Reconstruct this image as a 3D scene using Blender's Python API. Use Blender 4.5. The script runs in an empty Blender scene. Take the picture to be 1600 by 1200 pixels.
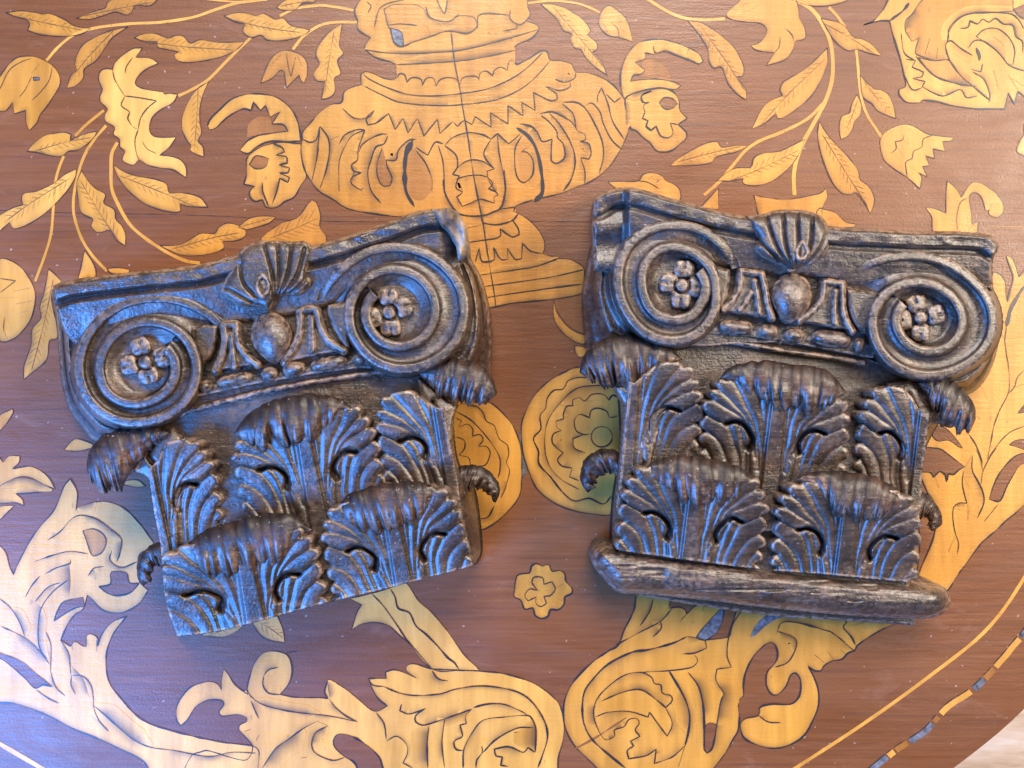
import bpy, math, random
import numpy as np
from mathutils import Vector
from mathutils.geometry import delaunay_2d_cdt
random.seed(7); np.random.seed(7)
scene = bpy.context.scene
COL = scene.collection
S = 0.0003            # metres per traced unit (the table top spans 1600 x 1200 units in view)
CAMH = 1200.0         # camera height over the table, in the same units

# ------------------------------------------------------------------ camera, world, lamps, exposure
cam_d = bpy.data.cameras.new('camera'); cam = bpy.data.objects.new('camera', cam_d); COL.objects.link(cam)
cam.location = (0, 0, CAMH*S); cam.rotation_euler = (0, 0, 0)
cam_d.sensor_width = 36; cam_d.lens = 36/2*CAMH/800.0
cam_d.clip_start = 0.005; cam_d.clip_end = 20
scene.camera = cam
w = bpy.data.worlds.new('World'); scene.world = w; w.use_nodes = True
w.node_tree.nodes['Background'].inputs[0].default_value = (1.0, 0.90, 0.86, 1)
w.node_tree.nodes['Background'].inputs[1].default_value = 0.24
def area(name, loc, target, size, size_y, power, col):
    l = bpy.data.lights.new(name, 'AREA'); l.shape = 'RECTANGLE'; l.size = size; l.size_y = size_y
    l.energy = power; l.color = col
    o = bpy.data.objects.new(name, l); COL.objects.link(o); o.location = loc
    d = Vector(target) - Vector(loc); o.rotation_euler = d.to_track_quat('-Z', 'Y').to_euler()
    return o
area('window_light', (-1.15, -0.80, 0.86), (-0.05, -0.02, 0), 0.85, 0.80, 104.0, (0.06, 0.30, 1.0))
area('room_light', (1.30, 0.42, 1.05), (0.05, 0, 0), 0.6, 0.6, 40.0, (1.0, 0.86, 0.70))
area('ceiling_light', (0.10, 1.45, 1.55), (0, 0, 0), 1.2, 0.8, 72.0, (1.0, 0.92, 0.84))
scene.view_settings.view_transform = 'Standard'
try: scene.view_settings.look = 'None'
except Exception: pass
scene.view_settings.exposure = -0.12; scene.view_settings.gamma = 1

# ------------------------------------------------------------------ helpers
def P(x, y, z=0.0):
    k = 1 - np.asarray(z, float)/CAMH
    return (np.asarray(x, float)-800)*S*k, (600-np.asarray(y, float))*S*k, np.asarray(z, float)*S
def pts(s, tile=None):
    a = np.array([[float(c) for c in t.split(',')] for t in s.split()])
    if tile:
        ox, oy, sc = tile; a = a/sc + np.array([ox, oy])
    return a
def spline(p, closed=False, step=3.0, corner=78):
    p = np.asarray(p, float); n = len(p)
    if n < 3: 
        return p
    def isc(i):
        if not closed and (i == 0 or i == n-1): return True
        a = p[i]-p[(i-1) % n]; b = p[(i+1) % n]-p[i]
        c = np.dot(a, b)/(np.linalg.norm(a)*np.linalg.norm(b)+1e-9)
        return math.degrees(math.acos(max(-1, min(1, c)))) > corner
    cor = [isc(i) for i in range(n)]
    T = np.zeros_like(p)
    for i in range(n):
        T[i] = (p[(i+1) % n]-p[(i-1) % n])/2
    out = []
    m = n if closed else n-1
    for i in range(m):
        j = (i+1) % n; p0, p1 = p[i], p[j]; d = p1-p0; L = np.linalg.norm(d)
        def lim(t):
            q = np.linalg.norm(t); return t*min(1, 1.1*L/(q+1e-9))
        t0 = d if cor[i] else lim(T[i]); t1 = d if cor[j] else lim(T[j])
        k = max(1, int(L/step))
        for q in range(k):
            t = q/k; t2, t3 = t*t, t*t*t
            out.append((2*t3-3*t2+1)*p0+(t3-2*t2+t)*t0+(-2*t3+3*t2)*p1+(t3-t2)*t1)
    if not closed: out.append(p[-1])
    return np.array(out)
def seg_dist(X, Y, poly, closed=True):
    """distance to polyline, and param position along it"""
    d2 = np.full(X.shape, 1e12); n = len(poly)
    for i in range(n if closed else n-1):
        ax, ay = poly[i]; bx, by = poly[(i+1) % n]
        dx, dy = bx-ax, by-ay; L = dx*dx+dy*dy+1e-12
        t = np.clip(((X-ax)*dx+(Y-ay)*dy)/L, 0, 1)
        q = (X-ax-t*dx)**2+(Y-ay-t*dy)**2
        np.minimum(d2, q, out=d2)
    return np.sqrt(d2)
def inside(X, Y, poly):
    c = np.zeros(X.shape, bool); n = len(poly)
    for i in range(n):
        x1, y1 = poly[i]; x2, y2 = poly[(i+1) % n]
        if y1 == y2: continue
        cond = ((y1 > Y) != (y2 > Y)) & (X < (x2-x1)*(Y-y1)/(y2-y1)+x1)
        c ^= cond
    return c
def sdf(X, Y, poly):
    d = seg_dist(X, Y, poly); return np.where(inside(X, Y, poly), d, -d)
def sm(a, b, x):
    t = np.clip((x-a)/(b-a), 0, 1); return t*t*(3-2*t)
_R = np.random.RandomState(3).rand(512, 512)
def noise(X, Y, sx, sy=None, seed=0):
    sy = sy or sx; x = X/sx+seed*17.3+500; y = Y/sy+seed*7.7+500
    xi = np.floor(x).astype(int); yi = np.floor(y).astype(int); fx = x-xi; fy = y-yi
    fx = fx*fx*(3-2*fx); fy = fy*fy*(3-2*fy)
    g = lambda a, b: _R[a % 512, b % 512]
    return (g(xi, yi)*(1-fx)+g(xi+1, yi)*fx)*(1-fy)+(g(xi, yi+1)*(1-fx)+g(xi+1, yi+1)*fx)*fy-0.5
def blur(A, r):
    for ax in (0, 1):
        A = np.apply_along_axis(lambda v: np.convolve(np.pad(v, r, mode='edge'), np.ones(2*r+1)/(2*r+1), 'valid'), ax, A)
    return A
def fbm(X, Y):
    return noise(X, Y, 26, seed=1)*1.3+noise(X, Y, 10, seed=2)*0.4+noise(X, Y, 4, seed=3)*0.3+noise(X, Y, 2.2, seed=4)*0.28

# ------------------------------------------------------------------ materials
def mat(name):
    m = bpy.data.materials.new(name); m.use_nodes = True; nt = m.node_tree
    return m, nt, nt.nodes['Principled BSDF']
def N(nt, t, **k):
    n = nt.nodes.new(t)
    for a, b in k.items(): setattr(n, a, b)
    return n
def mixc(nt, fac, a, b, mode='MIX'):
    n = N(nt, 'ShaderNodeMix', data_type='RGBA', blend_type=mode)
    for sock, v in ((0, fac), (6, a), (7, b)):
        if isinstance(v, (int, float)): n.inputs[sock].default_value = v
        elif isinstance(v, tuple): n.inputs[sock].default_value = v+(1,) if len(v) == 3 else v
        else: nt.links.new(v, n.inputs[sock])
    return n.outputs[2]
def tex(nt, scale, mapscale=(1, 1, 1), detail=4, rough=0.55, rot=0, dist=0):
    c = N(nt, 'ShaderNodeTexCoord'); m = N(nt, 'ShaderNodeMapping')
    m.inputs['Scale'].default_value = mapscale; m.inputs['Rotation'].default_value = (0, 0, rot)
    n = N(nt, 'ShaderNodeTexNoise'); n.inputs['Scale'].default_value = scale
    n.inputs['Detail'].default_value = detail; n.inputs['Roughness'].default_value = rough
    n.inputs['Distortion'].default_value = dist
    nt.links.new(c.outputs['Object'], m.inputs[0]); nt.links.new(m.outputs[0], n.inputs['Vector'])
    return n.outputs['Fac']
def ramp(nt, fac, stops):
    r = N(nt, 'ShaderNodeValToRGB'); e = r.color_ramp.elements
    e[0].position, e[0].color = stops[0][0], tuple(stops[0][1])+(1,)
    e[1].position, e[1].color = stops[-1][0], tuple(stops[-1][1])+(1,)
    for p, c in stops[1:-1]:
        q = e.new(p); q.color = tuple(c)+(1,)
    nt.links.new(fac, r.inputs[0]); return r.outputs[0]
def attr(nt, name):
    a = N(nt, 'ShaderNodeAttribute'); a.attribute_name = name; return a.outputs['Fac']
def bump(nt, b, h, strength, dist):
    n = N(nt, 'ShaderNodeBump'); n.inputs['Strength'].default_value = strength; n.inputs['Distance'].default_value = dist
    nt.links.new(h, n.inputs['Height'])
    nt.links.new(n.outputs[0], b.inputs['Normal']); return n
def math_(nt, op, a, b):
    n = N(nt, 'ShaderNodeMath', operation=op)
    for i, v in enumerate((a, b)):
        if isinstance(v, (int, float)): n.inputs[i].default_value = v
        else: nt.links.new(v, n.inputs[i])
    return n.outputs[0]

def varnish(nt, b):
    fine = tex(nt, 60, (1.0, 9, 1), 5, 0.6)
    grit = tex(nt, 900, (1, 1, 1), 2, 0.5)
    wav = tex(nt, 26, (1, 1, 1), 2, 0.5)
    h = math_(nt, 'ADD', math_(nt, 'MULTIPLY', fine, 0.7), math_(nt, 'ADD', math_(nt, 'MULTIPLY', grit, 0.35), math_(nt, 'MULTIPLY', wav, 1.2)))
    bump(nt, b, h, 0.45, 0.0005)
    pr = tex(nt, 30, (0.6, 1.5, 1), 6, 0.7, dist=0.8)
    nt.links.new(ramp(nt, pr, [(0.35, (0.34, 0.34, 0.34)), (0.65, (0.52, 0.52, 0.52))]), b.inputs['Roughness'])
    b.inputs['Specular IOR Level'].default_value = 0.55
def make_mahogany():
    m, nt, b = mat('mahogany')
    g = tex(nt, 60, (0.30, 7.5, 1), 8, 0.62, dist=0.4)
    big = tex(nt, 7, (0.35, 1.4, 1), 3, 0.5)
    c = ramp(nt, g, [(0.28, (0.140, 0.046, 0.014)), (0.48, (0.172, 0.059, 0.018)), (0.62, (0.190, 0.068, 0.022)), (0.8, (0.215, 0.082, 0.030))])
    c2 = ramp(nt, big, [(0.3, (0.70, 0.64, 0.62)), (0.7, (1.15, 1.14, 1.14))])
    c = mixc(nt, 1.0, c, c2, 'MULTIPLY')
    rub = ramp(nt, tex(nt, 45, (0.5, 1.6, 1), 6, 0.7, dist=1.0), [(0.56, (0, 0, 0)), (0.70, (1, 1, 1))])
    c = mixc(nt, math_(nt, 'MULTIPLY', rub, 0.35), c, (0.26, 0.125, 0.075))
    pores = tex(nt, 160, (0.10, 3.0, 1), 3, 0.6)
    pf = ramp(nt, pores, [(0.56, (0, 0, 0)), (0.68, (1, 1, 1))])
    c = mixc(nt, math_(nt, 'MULTIPLY', pf, 0.35), c, (0.055, 0.025, 0.02))
    dust = tex(nt, 420, (1, 1, 1), 1, 0.3)
    df = ramp(nt, dust, [(0.765, (0, 0, 0)), (0.79, (1, 1, 1))])
    c = mixc(nt, math_(nt, 'MULTIPLY', df, 0.35), c, (0.5, 0.42, 0.38))
    nt.links.new(c, b.inputs['Base Color']); varnish(nt, b); return m
def make_satin():
    m, nt, b = mat('satinwood')
    tone = attr(nt, 'tone')
    base = ramp(nt, tone, [(0.0, (0.20, 0.075, 0.022)), (0.25, (0.32, 0.125, 0.022)), (0.5, (0.49, 0.225, 0.032)), (0.75, (0.62, 0.325, 0.065)), (1.0, (0.74, 0.46, 0.15))])
    g = tex(nt, 60, (2.4, 0.35, 1), 5, 0.6, rot=0.3, dist=0.3)
    fig = tex(nt, 55, (1.6, 0.25, 1), 2, 0.5)
    c = mixc(nt, 1.0, base, ramp(nt, g, [(0.3, (0.80, 0.76, 0.68)), (0.7, (1.13, 1.12, 1.12))]), 'MULTIPLY')
    c = mixc(nt, 1.0, c, ramp(nt, fig, [(0.35, (0.90, 0.87, 0.82)), (0.65, (1.06, 1.06, 1.06))]), 'MULTIPLY')
    bl = tex(nt, 16, (1, 1, 1), 3, 0.6)
    c = mixc(nt, 1.0, c, ramp(nt, bl, [(0.3, (0.84, 0.80, 0.76)), (0.7, (1.08, 1.08, 1.08))]), 'MULTIPLY')
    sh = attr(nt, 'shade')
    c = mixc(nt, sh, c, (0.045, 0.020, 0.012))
    sp = tex(nt, 300, (1, 0.5, 1), 1, 0.4)
    sf = ramp(nt, sp, [(0.74, (0, 0, 0)), (0.78, (1, 1, 1))])
    c = mixc(nt, math_(nt, 'MULTIPLY', sf, 0.4), c, (0.16, 0.08, 0.03))
    nt.links.new(c, b.inputs['Base Color']); varnish(nt, b); return m
def make_ink():
    m, nt, b = mat('engraved_line')
    t = attr(nt, 'tone')
    c = ramp(nt, t, [(0.0, (0.020, 0.018, 0.024)), (0.5, (0.07, 0.035, 0.03)), (1.0, (0.22, 0.11, 0.05))])
    nt.links.new(c, b.inputs['Base Color']); b.inputs['Roughness'].default_value = 0.35; return m
def make_filler():
    m, nt, b = mat('grey_filler')
    n = tex(nt, 300, (1, 1, 1), 5, 0.7)
    nt.links.new(ramp(nt, n, [(0.35, (0.035, 0.035, 0.04)), (0.7, (0.19, 0.19, 0.21))]), b.inputs['Base Color'])
    b.inputs['Roughness'].default_value = 0.35; bump(nt, b, n, 0.6, 0.0006); return m
def make_carved(name='dark_carved_wood', k=(1, 1, 1)):
    m, nt, b = mat(name)
    wear = attr(nt, 'wear'); dirt_shade = attr(nt, 'dirt_shade')
    n1 = tex(nt, 90, (1, 1, 1), 6, 0.65); n2 = tex(nt, 420, (1, 1, 1), 4, 0.6); n3 = tex(nt, 28, (1, 1, 1), 3, 0.5)
    c = ramp(nt, n1, [(0.34, (0.009*k[0], 0.005*k[1], 0.003*k[2])), (0.5, (0.034*k[0], 0.018*k[1], 0.011*k[2])), (0.68, (0.085*k[0], 0.048*k[1], 0.030*k[2]))])
    fib = ramp(nt, tex(nt, 170, (0.35, 3.2, 1), 5, 0.7, dist=0.6), [(0.42, (0.45, 0.42, 0.40)), (0.60, (1.25, 1.2, 1.15))])
    c = mixc(nt, 1.0, c, fib, 'MULTIPLY')
    wf = math_(nt, 'MULTIPLY', wear, ramp(nt, n2, [(0.42, (0.05, 0.05, 0.05)), (0.58, (1.1, 1.1, 1.1))]))
    c = mixc(nt, math_(nt, 'MINIMUM', wf, 1.0), c, (0.30, 0.195, 0.135))
    c = mixc(nt, dirt_shade, c, (0.006, 0.004, 0.003))  # recess dirt and painted self-shadow, both in the base colour
    dn = tex(nt, 700, (1, 1, 1), 2, 0.4)
    df = ramp(nt, dn, [(0.70, (0, 0, 0)), (0.75, (1, 1, 1))])
    c = mixc(nt, math_(nt, 'MULTIPLY', df, 0.45), c, (0.36, 0.34, 0.34))
    nt.links.new(c, b.inputs['Base Color'])
    r = ramp(nt, n3, [(0.3, (0.29, 0.29, 0.29)), (0.7, (0.47, 0.47, 0.47))])
    nt.links.new(mixc(nt, math_(nt, 'MULTIPLY', dirt_shade, 0.8), r, (0.75, 0.75, 0.75)), b.inputs['Roughness'])
    nt.links.new(math_(nt, 'SUBTRACT', 0.85, math_(nt, 'MULTIPLY', dirt_shade, 0.7)), b.inputs['Specular IOR Level'])
    b.inputs['Specular IOR Level'].default_value = 1.0
    nt.links.new(math_(nt, 'MULTIPLY', math_(nt, 'SUBTRACT', 1.0, dirt_shade), 0.3), b.inputs['Coat Weight']); b.inputs['Coat Roughness'].default_value = 0.30; b.inputs['Coat IOR'].default_value = 1.65

    h = math_(nt, 'ADD', math_(nt, 'MULTIPLY', tex(nt, 260, (1, 1, 1), 6, 0.7), 0.8), math_(nt, 'ADD', math_(nt, 'MULTIPLY', tex(nt, 1500, (1, 1, 1), 2, 0.5), 0.45), math_(nt, 'MULTIPLY', tex(nt, 210, (0.3, 3.4, 1), 5, 0.7), 0.9)))
    bump(nt, b, h, 0.44, 0.0010)
    return m
def make_worn():
    m, nt, b = mat('bare_broken_wood')
    n1 = tex(nt, 70, (2.6, 0.9, 1), 7, 0.7)
    nt.links.new(ramp(nt, n1, [(0.3, (0.05, 0.035, 0.025)), (0.5, (0.19, 0.135, 0.10)), (0.7, (0.42, 0.34, 0.27))]), b.inputs['Base Color'])
    b.inputs['Roughness'].default_value = 0.8; b.inputs['Specular IOR Level'].default_value = 0.2; bump(nt, b, n1, 0.8, 0.003); return m
def make_floor():
    m, nt, b = mat('pale_floorboards')
    n1 = tex(nt, 6, (1, 6, 1), 5, 0.6, rot=0.7)
    nt.links.new(ramp(nt, n1, [(0.3, (0.45, 0.26, 0.12)), (0.5, (0.70, 0.48, 0.28)), (0.7, (0.85, 0.68, 0.5))]), b.inputs['Base Color'])
    b.inputs['Roughness'].default_value = 0.4; return m
MAH, SAT, INK, FIL = make_mahogany(), make_satin(), make_ink(), make_filler()
TIPW = make_carved('reddish_rubbed_wood', (1.3, 0.85, 0.65))
WOOD, WORN, FLOOR = make_carved(), make_worn(), make_floor()

# ------------------------------------------------------------------ the marquetry table: one mesh, thin inlaid sheets
_lay = [0]
V, F, FM, TONE, SHADE = [], [], [], [], []
def add_sheet(verts2, faces, m, z, tone, shade=None):
    b = len(V); _lay[0] += 1; z = z+(_lay[0] % 97)*0.0012
    for i, (x, y) in enumerate(verts2):
        X, Y, _ = P(x, y, 0); V.append((float(X), float(Y), z*S))
        TONE.append(tone); SHADE.append(shade[i] if shade is not None else 0.0)
    for f in faces: F.append([b+i for i in f]); FM.append(m)
def fill(poly, m=1, z=0.3, tone=0.6):
    poly = np.asarray(poly); n = len(poly)
    res = delaunay_2d_cdt([Vector((float(x), float(y))) for x, y in poly], [], [list(range(n))], 1, 1e-5)
    vs, _, fs = res[0], res[1], res[2]
    out = []
    for f in fs:
        a, b_, c = (vs[i] for i in f[:3])
        ar = (b_.x-a.x)*(c.y-a.y)-(b_.y-a.y)*(c.x-a.x)
        out.append(list(f)[::-1] if ar > 0 else list(f))       # y is flipped going to world
    add_sheet([(v.x, v.y) for v in vs], out, m, z, tone)
def stroke(line, wd=1.4, m=2, z=0.9, tone=0.2, taper=True, jit=0.35, closed=False, wob=True):
    line = np.asarray(line, float)
    if closed: line = np.vstack([line, line[:1]])
    n = len(line)
    if n < 2: return
    t = np.gradient(line, axis=0); L = np.linalg.norm(t, axis=1)[:, None]+1e-9; t = t/L
    nr = np.stack([-t[:, 1], t[:, 0]], 1)
    k = np.arange(n)/(n-1)
    ww = wd*np.ones(n)
    if wob:
        kn = np.arange(0, n+5, 4); ww *= 1+jit*np.interp(np.arange(n), kn, np.random.randn(len(kn)))
    ww = np.clip(ww, 0.35*wd, 1.9*wd)
    if taper and not closed: ww *= np.clip(np.minimum(k, 1-k)*n/2.5+0.25, 0, 1)
    a = line+nr*ww[:, None]/2; b = line-nr*ww[:, None]/2
    add_sheet(np.vstack([a, b]), [[i, i+1, n+i+1, n+i] for i in range(n-1)], m, z, tone)
def burn(line, width, z=0.8, tone=0.6, amt=0.85):
    """sand-burnt shading inside the satinwood: dark at the traced line, fading over `width` to its left side"""
    line = spline(line, False, 4); n = len(line)
    t = np.gradient(line, axis=0); t /= np.linalg.norm(t, axis=1)[:, None]+1e-9
    nr = np.stack([-t[:, 1], t[:, 0]], 1); K = 4
    k = np.arange(n)/(n-1); env = np.clip(np.minimum(k, 1-k)*5, 0, 1)
    vs, sh = [], []
    for j in range(K+1):
        q = j/K; vs.append(line+nr*(width*q*(0.25+0.75*env))[:, None]); sh.append(amt*env*(1-q)**1.6)
    fs = [[j*n+i, j*n+i+1, (j+1)*n+i+1, (j+1)*n+i] for j in range(K) for i in range(n-1)]
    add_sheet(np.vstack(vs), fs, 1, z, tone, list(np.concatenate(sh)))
A, B, C, D, E = (0, 0, 4), (300, 0, 4), (600, 0, 4), (900, 0, 4), (1200, 0, 4)
Ft, G, H, I, J, K_, L_ = (0, 250, 4), (0, 600, 4), (0, 900, 4), (300, 900, 4), (600, 900, 4), (900, 900, 4), (1200, 900, 4)
M_, Nn, O2, Q_, R_, S_ = (650, 280, 4), (680, 550, 4), (1300, 200, 5.333), (1380, 400, 7.27), (1380, 560, 7.27), (1380, 700, 7.27)
c1, c2, c6, X5, r1, r2 = (60, 310, 4), (400, 310, 4), (1200, 700, 4), (500, 700, 4), (880, 280, 4), (1200, 280, 4)
CUR = [0.6, None]
def piece(t, s, tone=0.62, z=0.3, m=1, edge=1.0, etone=0.25, step=3):
    if m == 1 and z < .4: tone = min(1, tone+random.uniform(-0.14, 0.06)*(1 if edge < 1.4 else 0.3))
    p = spline(pts(s, t), True, step); fill(p, m, z, tone)
    if m == 1 and edge >= 1.4 and z < .4: CUR[0] = tone; CUR[1] = p
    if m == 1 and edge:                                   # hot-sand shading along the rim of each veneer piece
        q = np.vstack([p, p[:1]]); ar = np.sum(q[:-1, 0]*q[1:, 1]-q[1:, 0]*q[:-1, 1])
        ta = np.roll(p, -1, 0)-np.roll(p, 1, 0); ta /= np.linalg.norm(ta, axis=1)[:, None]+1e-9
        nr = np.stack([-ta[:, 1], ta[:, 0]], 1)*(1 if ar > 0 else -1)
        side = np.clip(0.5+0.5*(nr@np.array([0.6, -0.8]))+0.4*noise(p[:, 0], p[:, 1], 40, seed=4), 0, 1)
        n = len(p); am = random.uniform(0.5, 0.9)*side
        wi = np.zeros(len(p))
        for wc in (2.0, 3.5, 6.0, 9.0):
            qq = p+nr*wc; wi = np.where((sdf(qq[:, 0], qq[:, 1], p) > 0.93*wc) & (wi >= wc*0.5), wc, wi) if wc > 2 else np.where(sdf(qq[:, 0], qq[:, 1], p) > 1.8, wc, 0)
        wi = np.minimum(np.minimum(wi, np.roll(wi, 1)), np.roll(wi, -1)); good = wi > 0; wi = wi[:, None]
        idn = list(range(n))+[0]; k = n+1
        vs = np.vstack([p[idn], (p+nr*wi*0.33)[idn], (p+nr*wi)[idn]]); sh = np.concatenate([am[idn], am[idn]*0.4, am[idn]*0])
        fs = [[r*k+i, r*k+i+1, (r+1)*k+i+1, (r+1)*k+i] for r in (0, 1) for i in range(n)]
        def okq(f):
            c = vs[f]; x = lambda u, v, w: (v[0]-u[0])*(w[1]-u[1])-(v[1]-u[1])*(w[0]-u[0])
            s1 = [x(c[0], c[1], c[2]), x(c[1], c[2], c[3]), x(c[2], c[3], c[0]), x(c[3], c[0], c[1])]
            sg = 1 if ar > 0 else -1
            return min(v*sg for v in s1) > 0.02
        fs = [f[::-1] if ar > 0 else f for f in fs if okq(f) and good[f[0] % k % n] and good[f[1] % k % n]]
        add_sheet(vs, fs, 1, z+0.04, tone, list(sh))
    if edge: stroke(p, edge, z=z+0.35, tone=etone, closed=True, jit=0.6)
def hole(t, s, z=0.66, edge=1.6): piece(t, s, 0.5, z, 0, edge, 0.0)
def inks(t, s, wd=1.3, z=1.0, tone=0.0):
    for q in s.split('|'):
        l = spline(pts(q, t)); stroke(l, wd, z=z, tone=tone)
        if wd >= 1.35 and CUR[1] is not None and len(l) > 7 and inside(l[:, 0], l[:, 1], CUR[1]).mean() > 0.7:
            dd = np.diff(l, axis=0); an = np.abs((np.diff(np.unwrap(np.arctan2(dd[:, 1], dd[:, 0])))))
            br = [0]+[i+1 for i in range(len(an)) if an[i] > 0.42]+[len(l)-1]
            wd_, am_ = random.uniform(8, 16)*random.choice((1, 1, -1)), random.uniform(.5, .95)
            for u, v in zip(br[:-1], br[1:]):
                if v-u >= 4: scorch(l[u:v+1], wd_*min(1, (v-u)/7), CUR[0], am_, CUR[1])
def scorch(line, width, tone, amt, poly):
    n = len(line); t = np.gradient(line, axis=0); t /= np.linalg.norm(t, axis=1)[:, None]+1e-9
    nr = np.stack([-t[:, 1], t[:, 0]], 1); K = 3; k = np.arange(n)/(n-1)
    env = np.clip(np.minimum(k, 1-k)*4, 0, 1)*np.clip(0.6+1.2*noise(line[:, 0], line[:, 1], 25, seed=6), 0, 1)
    vs, sh = [], []
    for j in range(K+1):
        q = j/K; vs.append(line+nr*width*q); sh.append(amt*env*(1-q)**1.5)
    far = vs[-1]; okp = inside(far[:, 0], far[:, 1], poly)
    fs = []
    for i in range(n-1):
        if not (okp[i] and okp[i+1]): continue
        if np.dot(far[i+1]-far[i], line[i+1]-line[i]) <= 0.25*np.dot(line[i+1]-line[i], line[i+1]-line[i]): continue
        for j in range(K):
            f = [j*n+i, j*n+i+1, (j+1)*n+i+1, (j+1)*n+i]; fs.append(f[::-1] if width > 0 else f)
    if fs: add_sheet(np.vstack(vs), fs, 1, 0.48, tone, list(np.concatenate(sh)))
def stem(t, s, wd=4.2, tone=0.6): 
    p = spline(pts(s, t)); stroke(p, wd, m=1, z=0.35, tone=tone, taper=False, jit=0.06)
def leaf(t, s, tone=0.64, vein=True):
    piece(t, s, tone)
    if vein:
        p = pts(s, t); c = p.mean(0); d = p-c; u, sv, vt = np.linalg.svd(d, full_matrices=False); ax = vt[0]
        pr = d@ax; L = pr.max()-pr.min(); w_ = np.abs(d@vt[1]).max()
        a, b_ = c+ax*pr.min()*0.82, c+ax*pr.max()*0.82; md = c+vt[1]*random.uniform(-.12, .12)*w_
        q = spline(np.array([a, md, b_])); stroke(q, 0.8, z=0.8, tone=0.8, jit=0.5)
        for k in range(int(L/13)):
            s0 = a+(b_-a)*(k+0.8)/(L/13+0.8)
            for sg in (-1, 1):
                e = s0+(ax*0.7+vt[1]*sg*0.55)*w_*0.62
                stroke(np.array([s0, (s0+e)/2+vt[1]*sg*0.8, e]), 0.6, z=0.8, tone=0.85, jit=0.5)

# table slab (mahogany), its round rim crossing the lower right corner
rim = pts('-500,-400 2300,-400 2300,500 1900,760 1740,950 1660,1048 1600,1108 1560,1145 1490,1200 1400,1262 1200,1380 900,1470 500,1480 100,1400 -500,1200')
rim = spline(rim, True, 25, 40)
fill(rim, 0, 0.0, 0.5)
nb = len(V)
for x, y in rim:
    X, Y, _ = P(x, y, 0); V.append((float(X), float(Y), 0)); V.append((float(X), float(Y), -70*S)); TONE += [0.5]*2; SHADE += [0]*2
for i in range(len(rim)):
    j = (i+1) % len(rim); F.append([nb+2*i, nb+2*j, nb+2*j+1, nb+2*i+1]); FM.append(0)
# plank joints
for s in ('-40,327 120,333 300,336 480,345 640,347', '820,346 930,347 1100,352', '1560,353 1640,354', '-40,900 -20,905'):
    stroke(spline(pts(s)), 1.0, z=0.12, tone=0.1)
stroke(pts('1538,353 1640,355'), 2.2, m=1, z=0.2, tone=0.5)

# --- upper left sprays
leaf(A, '40,80 130,68 230,80 270,90 310,85 400,120 470,165 570,180 500,215 400,228 250,215 175,190 185,150 170,125 100,105', .55)
stem(A, '290,380 370,290 470,215 600,175 800,150 1000,140 1200,110 1350,60 1480,20 1600,5', 4.4, .7)
leaf(A, '480,115 580,75 660,50 670,20 720,-10 1000,-20 940,35 850,35 820,80 790,95 720,75 640,100 560,122', .5)
leaf(A, '800,168 700,190 600,230 520,280 480,350 470,410 480,440 440,480 420,550 470,540 520,490 530,430 600,380 650,310 700,240', .58)
piece(A, '-60,560 0,480 50,410 110,360 200,352 270,375 330,410 370,470 375,530 330,610 290,670 250,720 230,770 185,815 165,770 160,690 130,700 90,710 80,640 40,690 0,695 -60,680', .55)
inks(A, '0,560 60,440 130,390 200,365|330,415 310,500 260,570 200,630|120,610 160,560 200,480|250,400 200,460', 1.0, tone=.6)
piece(A, '210,484 248,484 250,500 214,504', .9, .6, 3, .8)
leaf(A, '840,235 900,212 980,212 1050,240 1100,222 1150,230 1190,270 1250,250 1350,265 1450,265 1530,262 1480,310 1400,350 1300,375 1180,390 1110,380 1090,340 1120,325 1050,310 990,295 985,262 900,258', .58)
stem(A, '1115,600 1200,560 1300,500 1400,400 1500,300 1570,235', 4.6, .58)
leaf(A, '1305,510 1230,560 1180,630 1140,730 1140,810 1170,880 1195,910 1190,940 1230,965 1275,980 1270,920 1240,880 1260,830 1250,760 1250,680 1270,590', .68)
piece(A, '890,300 830,305 760,350 715,400 705,435 660,430 625,450 618,500 640,560 625,600 630,640 670,680 655,720 660,760 715,795 710,840 745,870 750,920 780,945 765,1000 800,1025 840,1030 870,1000 920,1030 1000,1050 1080,1060 1130,1090 1165,1110 1165,1050 1130,1000 1080,980 1000,970 1060,920 1100,858 1020,860 960,850 935,810 950,740 1000,690 1070,650 1095,625 1110,590 1060,585 1030,590 1020,575 940,565 870,545 845,520 870,470 920,430 990,395 940,365 850,360 870,330', .72)
inks(A, '705,435 720,500 780,600|780,600 860,610 980,630 920,680 880,740 865,810|780,605 760,660 810,700 800,740 830,790 865,810|865,810 845,880 855,960 875,1010|890,880 920,930 980,960|785,460 790,420 830,360', 1.3, tone=.3)
stem(A, '470,850 540,780 650,690', 4.4, .5); stem(A, '665,785 600,860 540,950 500,1050 470,1180 460,1250 465,1350 510,1490 580,1600 670,1695', 4.6, .6)
stem(A, '735,890 700,960 695,1060 700,1180 740,1280 810,1400 910,1490 1050,1580 1160,1630 1250,1645', 5.2, .6)
leaf(A, '170,945 220,890 290,845 400,828 445,840 440,880 500,850 560,830 610,822 580,870 520,920 480,940 430,945 400,970 370,980 300,970 240,955', .68)
stem(A, '400,975 370,1050 345,1150 335,1290 320,1460 280,1600 220,1760', 4.2, .55)
leaf(Ft, '480,55 400,95 330,150 230,195 150,210 135,250 145,280 80,300 0,345 -30,380 0,445 60,390 90,430 180,400 280,335 370,250 430,180 470,110', .68)
leaf(Ft, '510,65 480,150 490,250 510,330 580,370 570,410 600,450 640,450 690,440 730,500 785,537 785,470 760,410 725,370 715,310 650,270 660,215 600,180 550,130', .68)
leaf(Ft, '710,30 740,110 800,190 900,270 1000,310 1090,328 1130,320 1125,275 1180,290 1300,295 1260,240 1200,215 1130,205 1060,205 1040,150 970,120 850,100 770,70', .66)
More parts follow.
